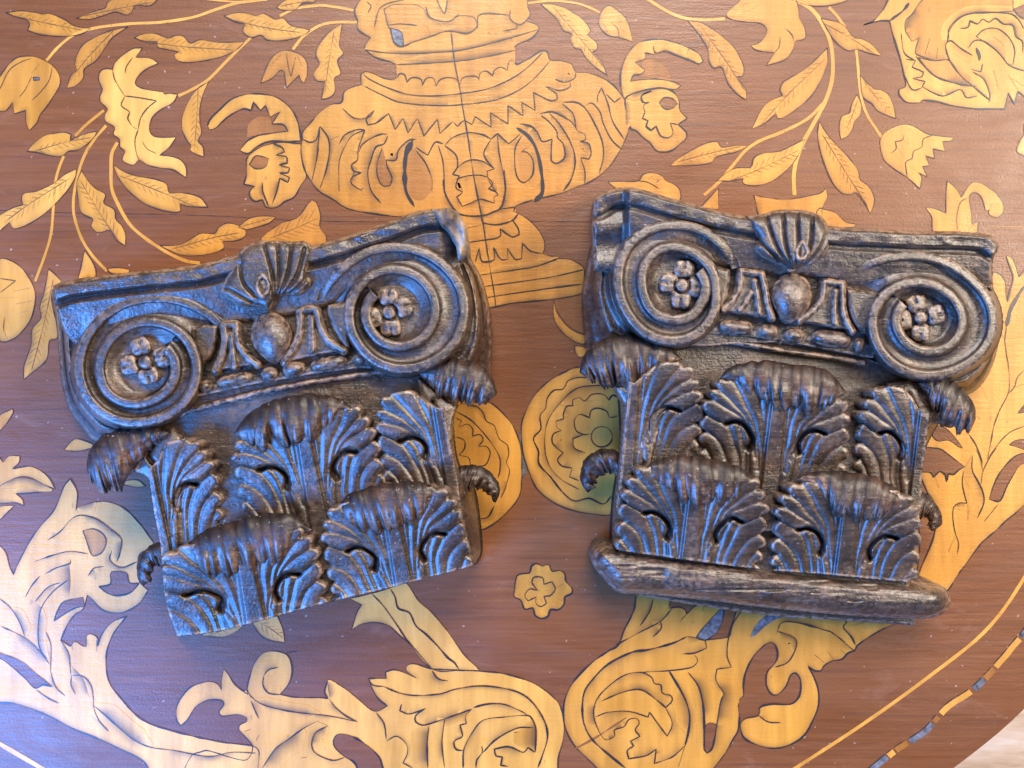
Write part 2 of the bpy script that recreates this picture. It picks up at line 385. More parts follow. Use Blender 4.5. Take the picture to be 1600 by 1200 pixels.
leaf(Ft, '1000,535 1120,530 1200,490 1250,460 1340,460 1370,420 1420,395 1480,405 1535,440 1530,480 1470,505 1390,510 1400,550 1340,580 1230,597 1120,590', .62)
leaf(c1, '1250,180 1320,125 1410,110 1485,115 1440,155 1300,195', .6)
leaf(c2, '30,250 90,200 170,150 260,120 320,40 350,10 380,30 405,110 400,180 440,240 440,290 200,320 60,290', .5)
piece(Ft, '530,565 500,700 490,740 600,735 600,690 580,640', .68); piece(Ft, '670,680 730,672 810,685 800,710 700,710', .6)
piece(Ft, '0,618 80,635 140,680 190,750 220,830 215,920 190,1000 140,1070 80,1120 0,1130 -60,1000 -60,700', .72)
inks(Ft, '0,740 100,755 0,830|0,862 120,860|30,980 25,1060 50,1120|130,700 180,740|90,820 190,800|100,900 200,880|110,960 180,940', 0.9, tone=.6)
leaf(Ft, '305,680 290,760 270,850 250,920 255,990 200,1060 195,1150 180,1200 150,1290 150,1370 200,1330 290,1250 310,1130 360,1110 350,1010 325,900 335,800 385,760 340,710', .68)
piece(G, '0,195 80,155 85,175 50,235 0,295 -30,250', .65)
piece(G, '400,410 470,345 580,375 580,400 480,420', .8); piece(G, '760,625 790,605 860,600 910,640 850,645', .7)
# --- left frond and the large plume running to the bottom
piece(G, '0,460 20,490 60,450 125,450 120,490 80,530 180,515 250,540 310,590 345,655 280,630 180,580 100,585 0,640 -50,600', .78)
piece(G, '0,640 100,590 200,595 330,660 200,680 100,685 140,720 150,760 90,740 0,745 -40,700', .72); piece(G, '0,765 90,760 30,820 0,850 -40,800', .75)
burn(pts('0,640 100,588 200,593 330,658', G), 14, tone=.72)
piece(G, '-60,1000 0,1012 40,1060 60,1140 85,1190 110,1130 150,1050 200,960 260,880 330,800 370,720 400,640 440,590 470,640 485,690 475,790 520,760 600,738 680,738 780,780 870,870 930,950 960,1000 930,1030 870,1070 860,1180 875,1240 925,1290 870,1370 790,1420 720,1430 640,1410 580,1350 545,1320 520,1405 470,1440 430,1490 400,1550 380,1600 440,1640 470,1610 520,1640 540,1640 545,1570 580,1565 610,1590 610,1640 640,1560 700,1490 790,1450 760,1490 720,1540 690,1600 665,1680 665,1790 690,1880 760,1970 840,2060 930,2120 1050,2160 1200,2200 1400,2240 1580,2262 1620,2300 1600,2500 1000,2500 900,2360 750,2280 600,2210 450,2150 320,2080 200,2030 80,1995 0,1990 -60,1990', .84, etone=.1, edge=1.4)
hole(H, '-20,470 60,500 150,540 230,610 330,690 270,680 220,700 150,630 80,570 30,530 -20,500')
hole(H, '400,160 520,130 530,190 470,200 400,240 340,280 360,220')
piece(G, '520,915 590,905 650,940 665,990 640,1050 590,1075 570,1060 545,990', .45, .55, edge=1.4)
hole(G, '620,1265 690,1250 690,1190 700,1170 790,1180 810,1240 870,1245 820,1300 740,1322 680,1310')
inks(G, '300,975 380,920 440,850 500,820 600,840 700,910 760,970 750,1060 730,1110|215,1110 330,1070 440,1045 550,1060|700,1040 690,1100 760,1145 860,1110|280,1190 350,1150 440,1120 440,1090|550,1200 590,1150 650,1140', 1.7)
inks(H, '0,140 70,200 120,280 160,380|0,310 90,350 180,400 260,480 310,550|430,20 330,100 260,200 240,330 250,450 300,520|290,350 320,430 320,520 320,600 350,690 410,750|230,710 300,760 370,795|450,620 445,680 475,740|450,620 520,625 570,680 585,760 590,830 620,900 680,970|380,400 430,480 440,560 445,620|590,810 660,870 760,960 850,1030 950,1070 1100,1090 1300,1125 1450,1100 1600,1105|160,130 200,60 250,0|220,160 300,70 380,40|450,430 455,460|605,400 605,470', 1.6, tone=.1)
burn(pts('950,1068 850,1028 760,958 660,868 590,808', H), 22, tone=.84); burn(pts('310,550 260,480 180,400 90,350', H), -18, tone=.84)
burn(pts('560,760 520,640 445,560', H), -14, tone=.84); burn(pts('430,130 440,60 440,0 430,-100', H), -24, tone=.84)
burn(pts('760,970 750,1060 730,1110', G), 16, tone=.84); burn(pts('500,820 600,840 700,910 760,970', G), 14, tone=.84); burn(pts('480,780 520,758 600,738', G), 16, tone=.84)
burn(pts('160,380 120,280 70,200', H), 14, tone=.84); burn(pts('300,520 250,450 240,330 260,200', H), 12, tone=.84)
# --- lower scrolls
piece(J, '-95,640 15,640 10,600 60,585 130,605 205,640 140,590 150,555 200,550 300,580 400,585 600,595 750,610 900,655 1000,710 1080,780 1115,850 1125,940 1115,1040 1090,1130 1080,1240 1000,1500 -1200,1500 -1250,1240 -1200,1120 -1150,1100 -1100,1090 -870,1150 -820,1070 -870,1000 -905,960 -900,930 -860,910 -860,885 -920,865 -1010,875 -1030,850 -1000,800 -1020,775 -1100,775 -1170,810 -1200,850 -1230,900 -1270,935 -1295,900 -1295,820 -1260,750 -1200,690 -1100,660 -1040,675 -1015,715 -1015,650 -1000,580 -970,620 -930,680 -850,740 -855,700 -830,600 -800,530 -750,480 -680,470 -610,490 -580,540 -575,610 -600,680 -650,740 -550,758 -400,760 -350,765 -370,720 -350,650 -300,670 -220,720 -150,780 -90,830 -40,845 20,810 -30,770 -70,710', .74, etone=.1, edge=1.4)
hole(I, '890,1010 920,985 1000,1000 1100,1060 1170,1130 1195,1200 1230,1300 1080,1300 1020,1170 960,1130 910,1090 885,1050', edge=2.5)
inks(I, '345,700 360,740 420,790 500,820 650,850 800,865 900,880 1035,910|860,770 900,820 960,870 1035,910|450,620 480,585 540,570|450,620 445,680 480,730 550,740|370,780 400,850 420,890|785,905 700,950 600,1020 520,1080 440,1200|785,905 850,935|850,935 770,980 750,1060 780,1110 880,1150 960,1130|1150,850 1200,920 1215,1020|1215,1030 1280,1000 1340,1050 1345,1110 1320,1165 1380,1200|330,970 370,955|400,1030 420,990|680,1135 720,1130', 1.6, tone=.1)
inks(J, '0,690 100,730 200,745 350,735 450,705 600,685 750,700 850,730 920,780 980,860 1015,940 1020,1020 990,1120 960,1200|110,800 100,840 150,860 200,850 260,825|260,825 200,870 200,910 250,930 380,890 550,830|550,830 510,870 515,920 475,930 490,1000 440,1030 450,1080 495,1090|380,890 365,1000 365,1080 380,1200|280,940 270,1060 275,1200|495,1200 500,1080 550,980 620,900 750,880 900,870 930,900 950,960 945,1100|560,820 650,798 750,800 850,840 910,875|620,1100 700,1020 830,950 930,945|945,1100 900,1070 870,1100 800,1070 760,1065 690,1080 700,1120 740,1130 730,1180 780,1190|300,590 340,640 400,655|610,1060 615,1100 580,1150 575,1200|-95,640 -70,680 0,690', 2.0)
burn(pts('945,1090 950,960 930,900', J), -34, tone=.55); burn(pts('270,1200 270,1060 285,930', J), -26, tone=.66); burn(pts('700,950 600,1020 520,1080 440,1200', I), -26, tone=.74)
burn(pts('370,770 420,795 500,822 650,852 800,866', I), -14, tone=.74); burn(pts('850,935 770,980 750,1060', I), -16, tone=.74); burn(pts('850,650 850,700 865,770', I), -16, tone=.74); burn(pts('330,905 380,890 540,830', J), 12, tone=.6)
piece(I, '1120,110 1240,75 1330,40 1420,160 1500,230 1600,350 1700,490 1800,590 1680,590 1500,580 1350,410 1280,310 1370,430 1300,370 1230,310 1150,290 1060,300 1000,335 1030,230 1060,180 990,140', .76, .35)
inks(J, '40,80 70,130 90,200 160,230 200,310 260,360 330,430 400,510 440,540 470,585', 2.2); inks(J, '-75,110 0,190 150,400 300,580|300,580 480,588 600,592', 1.4)
leaf(I, '60,370 130,380 200,380 270,350 340,295 300,270 180,290', .8); leaf(I, '380,290 430,370 500,405 580,415 570,340 530,240 400,270', .72)
stroke(pts('590,480 655,470', I), 4, z=.4, tone=0)
piece(X5, '1215,890 1230,800 1270,785 1310,780 1320,740 1350,722 1390,740 1400,735 1430,730 1450,770 1500,765 1530,790 1535,830 1575,880 1570,910 1530,930 1525,975 1490,1010 1440,1010 1425,1050 1385,1065 1345,1045 1330,1000 1280,1005 1255,950 1215,930', .52, edge=1.8, etone=0)
inks(X5, '1360,890 1325,840 1340,805 1390,810 1400,850 1450,835 1470,880 1440,920 1400,925 1415,970 1380,990 1350,970 1350,930 1300,955 1280,920 1310,880 1360,890|1365,880 1375,895', 1.6, tone=.2)
inks(X5, '1230,920 1260,910|1300,830 1320,850|1480,870 1520,850|1450,960 1500,965|1490,940 1530,960|1370,820 1380,860|1380,930 1390,970', .8, tone=.6)
# right lower scroll mass
piece(K_, '400,90 600,90 580,200 640,195 680,210 690,240 740,190 800,175 860,190 920,185 915,260 880,330 800,400 950,380 970,320 1040,150 1200,150 1600,200 2080,260 1900,340 1760,430 1740,465 1700,480 1660,520 1600,530 1550,560 1530,590 1490,590 1450,565 1480,620 1510,700 1515,800 1480,900 1420,1000 1320,1060 1220,1075 1120,1050 1050,1010 1030,960 1030,920 1060,890 1140,870 1150,820 1220,800 1340,800 1390,760 1405,700 1400,640 1370,605 1340,620 1310,690 1260,740 1220,735 1190,680 1195,600 1240,550 1260,500 1250,440 1220,415 1180,430 1110,500 1060,600 1045,680 1045,750 1015,780 1020,900 1010,970 980,1020 930,1110 860,1200 700,1400 300,1400 130,1200 60,1130 0,1070 -50,990 -75,900 -75,800 -50,720 0,640 100,540 200,470 265,430 300,340 360,220', .54, etone=0, edge=1.8)
hole(K_, '810,930 800,1000 800,1080 820,1105 850,1080 880,930 845,915')
inks(K_, '480,140 460,220 400,310|600,200 530,280 400,350 250,430|530,280 530,330 480,380|690,375 800,400 815,450 740,480 670,485|740,490 760,530 720,570 580,590 410,600|1255,345 1340,370 1380,410 1360,480 1320,540 1240,570|1255,345 1290,290 1400,295 1600,350|680,1060 640,1190|1140,870 1200,910 1280,915|690,240 660,270 650,290|800,175 790,220', 1.7)
inks(K_, '690,380 600,420 450,460 350,475 200,550 100,650 50,730 40,850 60,950 110,1030 200,1110 310,1200|580,590 640,690 690,790 710,880 700,980 680,1060|700,600 760,680 790,780 800,900 800,1080', 2.8)
inks(K_, '680,1060 600,1130 490,1170 500,1080 440,1120 330,1140 320,1090 360,1060 340,1030 400,1000 370,960 395,920 380,890 330,895 300,940 240,960 240,1000 180,1020 130,940 110,850 130,770 200,690 300,620 400,600 470,630 490,670 530,680 540,730 590,745 600,780 560,820 500,770 420,715 350,710 250,740 160,780|120,880 200,850 330,845 450,880 460,850 540,960 570,1000 600,920 560,820|820,1105 860,1050 880,930 900,800 920,740|1040,205 980,300 950,400 945,500 970,570 880,580 875,650 930,740', 1.6)
inks(L_, '380,340 450,390 540,470|470,270 490,290 470,320 520,380 545,430|290,490 350,540|370,470 410,520|450,460 490,490|520,310 600,290', 1.6)
burn(pts('880,930 900,800 920,740 875,650', K_), 26, tone=.5); burn(pts('700,980 710,880 690,790 640,690', K_), -22, tone=.5, amt=.7); burn(pts('720,620 765,690 790,780 800,900', K_), -20, tone=.5)
burn(pts('1255,345 1340,370 1380,410 1360,480', K_), 14, tone=.55); burn(pts('130,940 110,850 130,800', K_), -18, tone=.5); burn(pts('180,1020 130,940', K_), -24, tone=.5)
stroke(spline(pts('-30,1090 120,1010 320,880', K_)), 2.6, m=1, z=.8, tone=.0)
piece(K_, '925,180 850,260 780,340 750,385 800,400 870,360 910,290', .5, .8, 3, 1.2, 0)
piece(K_, '1250,215 1180,250 1120,310 1090,380 1120,370 1200,300 1280,260 1380,265 1430,235 1300,205', .5, .8, 3, 0)
# string lines and chequered band near the rim
stroke(spline(pts('1660,790 1600,903 1540,985 1450,1058 1350,1130 1243,1200 1150,1260'), step=6), 5.5, m=1, z=.3, tone=.6, taper=False, jit=.04)
stroke(spline(pts('-40,1135 0,1162 65,1200 150,1250')), 7, m=1, z=.3, tone=.9, taper=False, jit=.05)
band = spline(pts('1640,935 1600,990 1587,1005 1553,1045 1520,1078 1480,1105 1445,1143 1400,1172 1350,1212'), step=2)
for a0, a1, m_, t_ in ((.0, .12, 1, .6), (.13, .19, 3, .3), (.195, .34, 1, .6), (.345, .40, 1, .15), (.40, .46, 3, .3), (.47, .62, 1, .6), (.63, .66, 1, .12), (.665, .78, 3, .3), (.785, .84, 1, .2), (.845, .88, 1, .6), (.88, 1.0, 3, .2)):
    n = len(band); stroke(band[int(a0*n):int(a1*n)], 9.5, m=m_, z=.3, tone=t_, taper=False, jit=.05)
    stroke(band[int(a0*n):int(a1*n)]+np.array([-3.6, -4.0]), 1.1, z=.8, tone=0)

# --- the urn
piece(C, '-110,-20 -180,50 -180,90 -165,130 -165,180 -120,215 -85,235 -120,290 -110,315 -50,360 50,390 75,410 75,490 60,500 0,490 -100,450 -140,460 -145,490 -140,530 -200,545 -250,580 -265,640 -330,655 -400,700 -460,770 -510,830 -510,870 -520,950 -500,1050 -470,1110 -410,1190 -320,1245 -212,1308 50,1350 260,1370 400,1500 500,1925 650,1925 800,1895 1050,1870 1230,1835 1250,1760 1250,1680 1220,1650 1160,1620 1090,1615 990,1585 1005,1550 1000,1500 960,1430 900,1370 830,1330 810,1320 820,1290 930,1250 1100,1210 1200,1170 1300,1130 1400,1050 1470,950 1505,880 1530,800 1525,700 1500,620 1480,590 1430,530 1350,480 1270,455 1200,450 1170,400 1100,380 1040,375 1020,325 980,320 900,370 830,405 815,380 820,290 920,240 965,190 960,160 890,130 915,90 900,50 880,-20', .47, etone=0, edge=1.5)
piece(C, '75,405 440,385 815,305 820,380 770,390 780,430 730,420 690,440 640,445 600,460 540,475 475,520 400,485 310,490 265,490 200,485 130,470 80,460', .42, .45, edge=0)
burn(pts('815,305 620,360 440,385 200,400 80,405', C), 14, z=.7, tone=.42); burn(pts('820,300 820,400', C), 22, z=.72, tone=.42); burn(pts('80,470 78,405', C), -0.1, z=.7)
burn(pts('965,185 800,235 600,290 440,320 200,335 0,330 -120,310', C), 9, z=.7, tone=.5, amt=.95)
piece(C, '0,60 60,30 200,30 250,60 280,110 400,135 470,100 560,110 590,170 520,205 400,195 290,228 180,265 120,285 30,170', .40, .45, edge=.8)
piece(C, '40,175 110,205 122,292 95,290 60,260', .5, .8, 3, 1.5, 0); piece(C, '325,-20 345,30 378,88 392,30 392,-20', .66, .6)
inks(C, '120,290 180,265 290,230 400,195 520,210 580,170 590,100 650,85 780,95|30,160 100,150 210,160|270,160 290,225|790,60 790,120 850,155 900,120|400,0 380,90 340,30|260,40 290,110 400,135 470,90|-100,80 -80,40 -110,10|-60,170 -30,60 30,20 130,0|740,195 830,180 830,150|650,200 660,215', 1.5, tone=.1)
inks(C, '965,185 800,235 600,290 440,320 200,335 0,330 -120,310|820,315 620,360 440,385 200,400 80,405|80,490 100,460 130,470 145,515 165,490 200,485 235,500 240,535 265,490 310,490 325,540 350,500 400,485 450,495 475,530|475,530 490,490 540,475 580,480 595,500 600,460 640,445 680,475 690,440 730,420 770,440 780,390 800,375 825,405|-130,460 -100,490 0,540 150,590 300,600 480,585 650,555 800,490 900,420 990,330|-120,540 0,600 100,640 300,660 480,655 700,625 850,560 950,480 1030,390 1040,375', 1.4)
inks(C, '420,200 440,380 475,560 490,660 520,830 545,1000 570,1150 600,1300 620,1400 650,1600 690,1840 700,1920', 1.5)
inks(C, '1200,450 1190,490 1130,515 1070,495|1160,510 1165,540 1130,560 1090,565 1010,540|1010,540 1080,590 1080,625 1040,630 935,580 945,690 860,640 870,725 775,660 775,775 665,705 670,795 570,730 550,780 500,755 460,790 430,760|430,760 350,835 335,745 250,850 210,740 150,830 120,740 70,810 30,710 -50,770 -100,780 -110,740 -60,690|-60,690 -90,730 -180,740 -260,680', 1.5)
inks(C, '380,910 430,860 520,830 610,840 670,870|380,910 450,970 460,1040 430,1090 470,1100 450,1170 490,1200|670,870 625,950 640,1000 690,1055 645,1070 650,1110 680,1145 655,1180 700,1200|430,1090 480,1030 545,1000 620,1010 680,1050|450,1120 520,1100 600,1095 650,1110|370,900 320,890 275,970 240,950 200,920|340,910 370,1020 380,1200|200,940 260,1020 300,1120 300,1200|670,870 710,835 780,900 850,840|710,840 720,960 750,1100 760,1200|860,850 820,930 820,1050 840,1120 880,1140 930,1090 930,1000 890,950 860,950 895,920|850,775 920,790 960,830 990,885 1050,870 1045,960 1050,1010 1090,1020 1130,980 1120,900 1085,860 1080,820 1030,760 980,720|975,710 1050,700 1120,730 1180,770 1210,820|1030,705 1100,780 1170,900 1195,1010 1170,1120 1120,1195|1115,650 1180,710 1200,790|1120,640 1200,640 1260,680 1320,780 1365,890 1370,990 1345,1085|1210,820 1255,840 1260,875 1225,885 1280,900 1295,960 1280,995 1230,985 1255,1070 1255,1150|1260,660 1300,645 1350,700 1370,770 1420,870 1480,930|1335,640 1335,600 1360,550 1400,650 1430,760 1500,870|1390,590 1440,640 1480,610', 1.7)
inks(C, '180,880 140,960 130,1080 140,1200 190,1290|830,800 900,850 950,930 980,1050 990,1200 940,1260', 6)
inks(B, '690,870 740,890 780,870 800,790|800,790 790,900 780,1000 750,1130|800,790 850,860 860,940 840,1060 800,1180|850,880 920,850|1080,815 1000,850 950,930 920,1020 920,1200|920,900 960,840 1040,810 1080,815 1060,870 1040,930 1035,1000 1000,1030 1010,1070 1060,1080 1000,1110 1000,1150 1060,1190 1070,1170|1225,840 1180,840 1110,870 1060,910 1045,950|1225,850 1200,900 1150,920 1120,1000 1100,1080 1120,1190 1180,1270|1190,920 1160,1020 1160,1100 1190,1160 1240,1160 1250,1110 1220,1040 1215,1000 1275,1000 1290,940 1350,880 1400,870', 1.7)
piece(B, '1190,930 1165,1020 1165,1100 1190,1155 1240,1158 1248,1110 1218,1040 1212,1000', .16, .5, edge=0); piece(B, '1330,1000 1360,930 1400,930 1450,1000 1490,1090 1500,1180 1440,1250 1370,1230 1340,1150', .30, .45, edge=0)
piece(C, '860,850 825,930 822,1050 842,1120 880,1138 928,1090 928,1000 930,900', .38, .45, edge=0)
for l_, w_, t_ in (('430,1000 340,850', 0.1, .5), ('1080,1010 1130,980 1120,900', 14, .4), ('480,665 500,760', 26, .5), ('400,660 480,662', -22, .5), ('560,652 490,664', 22, .5), ('1295,960 1280,900 1225,880', -12, .5)):
    if w_ != 0.1: burn(pts(l_, C), w_, z=.7, tone=t_, amt=.9)
burn(pts('1000,1150 1000,1110 1010,1070 1000,1030', B), 12, z=.7, tone=.5); burn(pts('1290,940 1275,1000 1215,1000', B), 12, z=.7, tone=.5)
inks(M_, '170,0 180,80 220,160 280,220 400,230 500,200 540,160 560,50 550,-60|280,225 410,230 520,190 620,175 610,205|410,235 420,270 500,285 600,260 640,215|300,310 410,285|600,250 640,310 645,345 600,360 525,310 530,350 500,370 430,380 330,395', 2.2)
inks(M_, '270,20 290,80 255,110 290,170 340,150 400,125 460,140 490,150 490,110 515,100 480,50 450,0|370,520 395,430 410,510 450,515 490,500 485,425 530,500 575,500 570,430 620,500 660,495 665,400 720,450 795,465|400,600 600,570 750,545 890,495|430,670 650,640 850,610 1050,565|440,740 600,715 850,680 1040,655', 1.4)
burn(pts('890,495 750,545 600,570 400,600', M_), 10, z=.7, tone=.57, amt=.6)
# handles
piece(B, '100,780 120,740 170,690 250,620 350,590 450,590 530,610 600,660 650,730 675,820 680,880 600,885 480,885 400,920 350,960 300,940 350,880 430,845 600,820 570,780 500,775 550,700 490,730 460,660 430,690 385,640 370,690 320,680 240,720 190,760 150,800 110,810', .62, edge=1.6, etone=0)
piece(B, '345,860 350,790 380,750 430,730 490,740 500,775 570,785 600,820 430,840', .06, .28, edge=0)
piece(B, '350,980 340,1040 340,1100 325,1150 390,1165 360,1200 370,1240 400,1260 440,1250 460,1290 500,1300 540,1290 580,1260 640,1230 680,1160 715,1100 690,1000 680,900 560,890 430,920', .58, edge=1.6, etone=0)
piece(B, '360,1030 400,975 480,990 460,1045 400,1055', .10, .5, edge=1.2)
inks(B, '500,895 560,920 580,950 525,970 590,980 595,1020 545,1030 610,1050 600,1080 545,1080 610,1110 600,1140 550,1115 530,1200 500,1280|440,1140 445,1200 480,1290', 2.0)
piece(D, '280,540 280,450 310,360 370,280 450,250 560,250 680,290 760,330 795,380 770,400 720,380 640,350 560,320 500,330 480,290 490,340 430,330 430,365 370,390 430,440 400,465 360,470 340,510 400,500 500,495 600,510 655,535 620,560 520,550 400,570 320,600 300,615', .58, edge=1.6, etone=0)
piece(D, '400,480 430,450 400,400 450,370 520,390 580,450 590,505 500,490', .12, .28, edge=0)
piece(D, '310,620 400,575 520,555 600,570 640,620 650,690 695,740 650,770 640,780 690,830 685,870 650,900 600,940 545,950 500,940 460,890 420,860 380,820 340,800 320,720', .56, edge=1.6, etone=0)
piece(D, '520,640 550,612 600,615 635,650 600,680 550,680', .02, .5, edge=1.4)
inks(D, '410,590 470,570 410,600 420,640 460,640 420,660 430,700 415,740 450,755 440,790 470,815 500,790 530,850 580,860 605,830 590,770 640,780|690,340 710,300', 2.0)
burn(pts('320,610 400,578 520,556', D), 10, z=.7, tone=.56); burn(pts('315,800 310,700 312,620', D), 12, z=.7, tone=.56)
# sprays beside the urn
leaf(C, '980,25 1060,30 1150,60 1250,130 1290,190 1270,220 1330,270 1330,310 1300,325 1360,390 1395,470 1320,420 1260,360 1230,310 1190,300 1165,250 1170,210 1120,190 1080,120', .6)
stem(C, '900,20 1050,5 1200,20 1290,50 1350,80', 3.4, .62); piece(C, '1355,80 1400,35 1450,60 1520,130 1555,260 1470,235 1400,220 1345,160', .74)
inks(C, '1420,140 1520,130|1420,140 1460,180 1470,235|1370,150 1400,200|1470,170 1500,200', 1.0, tone=.4)
stem(B, '550,100 650,55 800,35 900,45 1010,65', 4, .62); stem(B, '630,310 700,225 800,160 900,140 1030,140', 4.2, .6); stem(B, '90,-5 280,12 470,0', 3, .7)
leaf(B, '200,100 280,80 350,85 400,100 450,85 520,120 570,115 620,160 700,180 740,190 700,220 620,245 540,255 470,250 430,220 370,235 320,200 330,150 270,135', .64)
leaf(B, '530,45 570,10 620,-10 780,-10 760,15 690,20 650,60 570,65', .52)
piece(B, '430,520 470,410 520,340 580,315 640,325 690,350 720,400 720,470 700,520 680,500 670,470 630,510 590,550 575,450 550,440 500,490', .48)
inks(B, '590,330 605,430 620,480 650,350|500,400 560,340|690,420 660,350', 1.0, tone=.4)
leaf(B, '940,150 860,200 800,270 775,340 795,400 760,460 780,505 830,510 810,620 860,610 895,570 890,490 930,460 910,380 945,335 920,280', .68)
stem(D, '440,-10 550,60 650,105 770,125 930,118', 4.6, .66)
piece(D, '940,100 950,70 1010,20 1050,-20 1350,-20 1390,50 1395,110 1430,180 1430,240 1370,260 1360,300 1310,370 1190,410 1240,330 1130,315 1090,285 1140,270 1180,230 1190,180 1150,145 1080,140 980,125', .5)
inks(D, '1240,330 1270,290 1275,230|1300,170 1350,220 1360,260|1240,80 1250,95|1050,80 1150,30|1020,40 1080,20', 1.0, tone=.5)
leaf(D, '700,130 780,140 850,180 930,240 990,300 1030,370 1050,430 1040,475 1000,480 1060,560 1065,625 1010,590 950,520 910,420 860,425 830,380 820,300 770,220', .56)
stem(E, '140,0 230,30 300,90 350,170 390,270 405,400 395,520 350,650 280,780 220,890 180,990 160,1100 165,1220', 6, .66)
stem(D, '1550,640 1450,740 1300,820 1150,880 1060,940 1000,1010 900,1130 800,1220', 4.8, .62)
leaf(D, '1570,300 1500,370 1420,440 1300,510 1275,560 1290,595 1200,640 1150,700 1100,805 1180,770 1250,710 1260,740 1300,735 1380,680 1470,600 1530,500 1570,400', .62)
leaf(D, '590,1035 640,990 720,940 800,900 880,885 910,920 1000,910 1075,912 1000,950 930,965 870,985 850,1015 780,1030 680,1035', .66)
leaf(D, '880,1130 940,1080 1000,1050 1090,1045 1110,990 1160,960 1270,945 1350,910 1430,870 1400,950 1340,1040 1260,1110 1180,1150 1100,1160 1045,1145 1045,1115 970,1130', .62)
leaf(E, '320,760 310,850 340,990 400,1137 460,1205 512,1216 550,1205 595,1257 640,1336 666,1250 632,1168 576,1122 565,1070 500,980 430,910 370,840', .62)
leaf(E, '330,115 420,135 480,165 530,230 600,250 660,290 710,350 620,330 560,310 500,318 440,280 390,220', .58)
piece(E, '140,0 160,-30 500,-30 490,5 380,35 260,35', .55); stem(E, '380,45 430,100 480,170', 4.5, .58); stem(E, '550,310 560,400 570,520 585,620 620,720 670,800 710,860', 4.2, .64)
leaf(E, '575,470 620,520 670,560 700,560 750,590 780,650 800,740 740,720 680,690 650,650 590,600', .66)
leaf(E, '555,590 520,660 510,705 460,730 445,800 455,870 500,850 530,800 540,760 575,720 580,650', .6)
piece(E, '700,880 740,820 830,780 900,785 980,830 1030,845 1160,860 1140,880 1090,885 1105,945 1030,930 1040,990 985,975 1010,1035 965,1040 995,1105 940,1080 960,1110 950,1180 870,1110 780,1050 720,990', .70)
inks(E, '1030,845 970,870 960,920 910,945 900,990 860,1015 870,1105|850,840 840,875 795,885 800,930 765,960', 1.3, tone=.2)
inks(E, '860,790 900,830|880,800 920,840|850,880 880,900|800,920 840,960|820,950 860,990|890,1040 930,1070|940,960 970,980|1000,870 1050,880|740,900 770,920', .7, tone=.7)
# medallion in the upper right corner
piece(E, '600,155 660,130 720,60 780,-20 1700,-20 1700,700 1600,600 1560,570 1540,650 1500,580 1480,680 1400,680 1300,680 1150,660 1060,635 1020,630 960,625 950,640 870,640 825,600 820,560 860,540 850,470 830,380 800,280 770,180 760,130 700,130', .62, etone=0, edge=1.8)
piece(E, '860,130 910,80 930,40 1000,-20 1530,-20 1530,70 1400,80 1250,90 1180,130 1130,200 1120,260 1110,290 1130,370 1050,380 950,350 920,330 940,240 900,260 860,200', .42, .45, edge=1.0)
piece(E, '1300,230 1350,185 1430,180 1500,230 1540,310 1530,400 1510,410 1440,330 1350,260', .36, .45, edge=1.2)
piece(E, '940,360 1030,380 1130,380 1200,470 1280,540 1180,520 1080,500 1000,440', .40, .45, edge=1.0)
burn(pts('1280,540 1200,470 1140,385', E), 0.1, z=.7); burn(pts('1100,500 1180,520 1280,535', E), -16, z=.7, tone=.4); burn(pts('860,200 870,130 930,40', E), 18, z=.7, tone=.42)
burn(pts('1130,370 1050,380 950,350', E), 16, z=.7, tone=.42, amt=.6); burn(pts('1470,150 1530,160 1550,230 1590,260', E), -12, z=.7, tone=.6)
inks(E, '1130,250 1130,180 1200,110 1300,80 1450,80 1540,100 1600,180|1105,280 1130,370 1200,470 1280,540 1390,630|1105,280 1140,255 1200,300 1280,350|1250,300 1290,255 1350,260 1440,330 1510,410 1620,450|1300,230 1350,185 1430,180 1500,230 1540,310 1530,400|1200,180 1250,170 1260,130 1310,150 1340,120 1380,140 1420,115 1470,150 1530,160 1550,230 1590,260 1590,330|920,350 1000,440 1050,480 1200,530 1300,540|960,540 1030,580 1100,600 1200,560 1240,610 1310,600|1340,400 1330,450 1270,435|1280,450 1350,500 1385,590 1380,640|860,370 920,380 900,420 970,450 960,480 900,490 980,510 960,550|830,210 850,330 920,380|850,470 900,560 960,550|930,330 950,290|980,340 1010,240|1050,370 1060,300|1410,440 1440,560|1500,470 1560,560|1520,490 1600,540', 1.6)
inks(E, '1300,300 1320,350 1320,380|760,130 840,70 880,20', 5); hole(E, '1530,60 1600,30 1650,30 1650,130 1580,110')
piece(E, '1600,780 1650,740 1650,1000 1600,975 1555,945 1575,880 1600,840', .85)
piece(O2, '960,440 1030,500 1075,580 1150,470 1200,450 1280,480 1380,560 1430,640 1420,710 1370,745 1310,720 1310,680 1280,690 1255,600 1220,550 1170,540 1140,580 1160,700 1165,800 1220,780 1210,900 870,900 830,740 780,665 850,670 950,710 950,560', .66)
inks(O2, '1045,860 1040,740 1070,620 1130,580|1140,850 1180,800|1300,710 1330,640', 1.3, tone=.2)
piece(D, '200,1135 300,1135 390,1130 420,1090 480,1080 540,1100 560,1130 610,1150 650,1190 640,1260 400,1280 250,1180', .6)
inks(D, '390,1130 450,1140 520,1180|450,1120 480,1100|500,1140 530,1120', 1.0, tone=.4)
piece(r1, '970,55 970,185 860,200 870,165', .58); piece(r1, '1190,100 1300,120 1410,125 1600,90 1640,60 1650,110 1620,180 1600,260 1260,260', .58)
piece(r2, '320,180 420,210 480,265 550,280 540,300 350,300 300,220', .56)
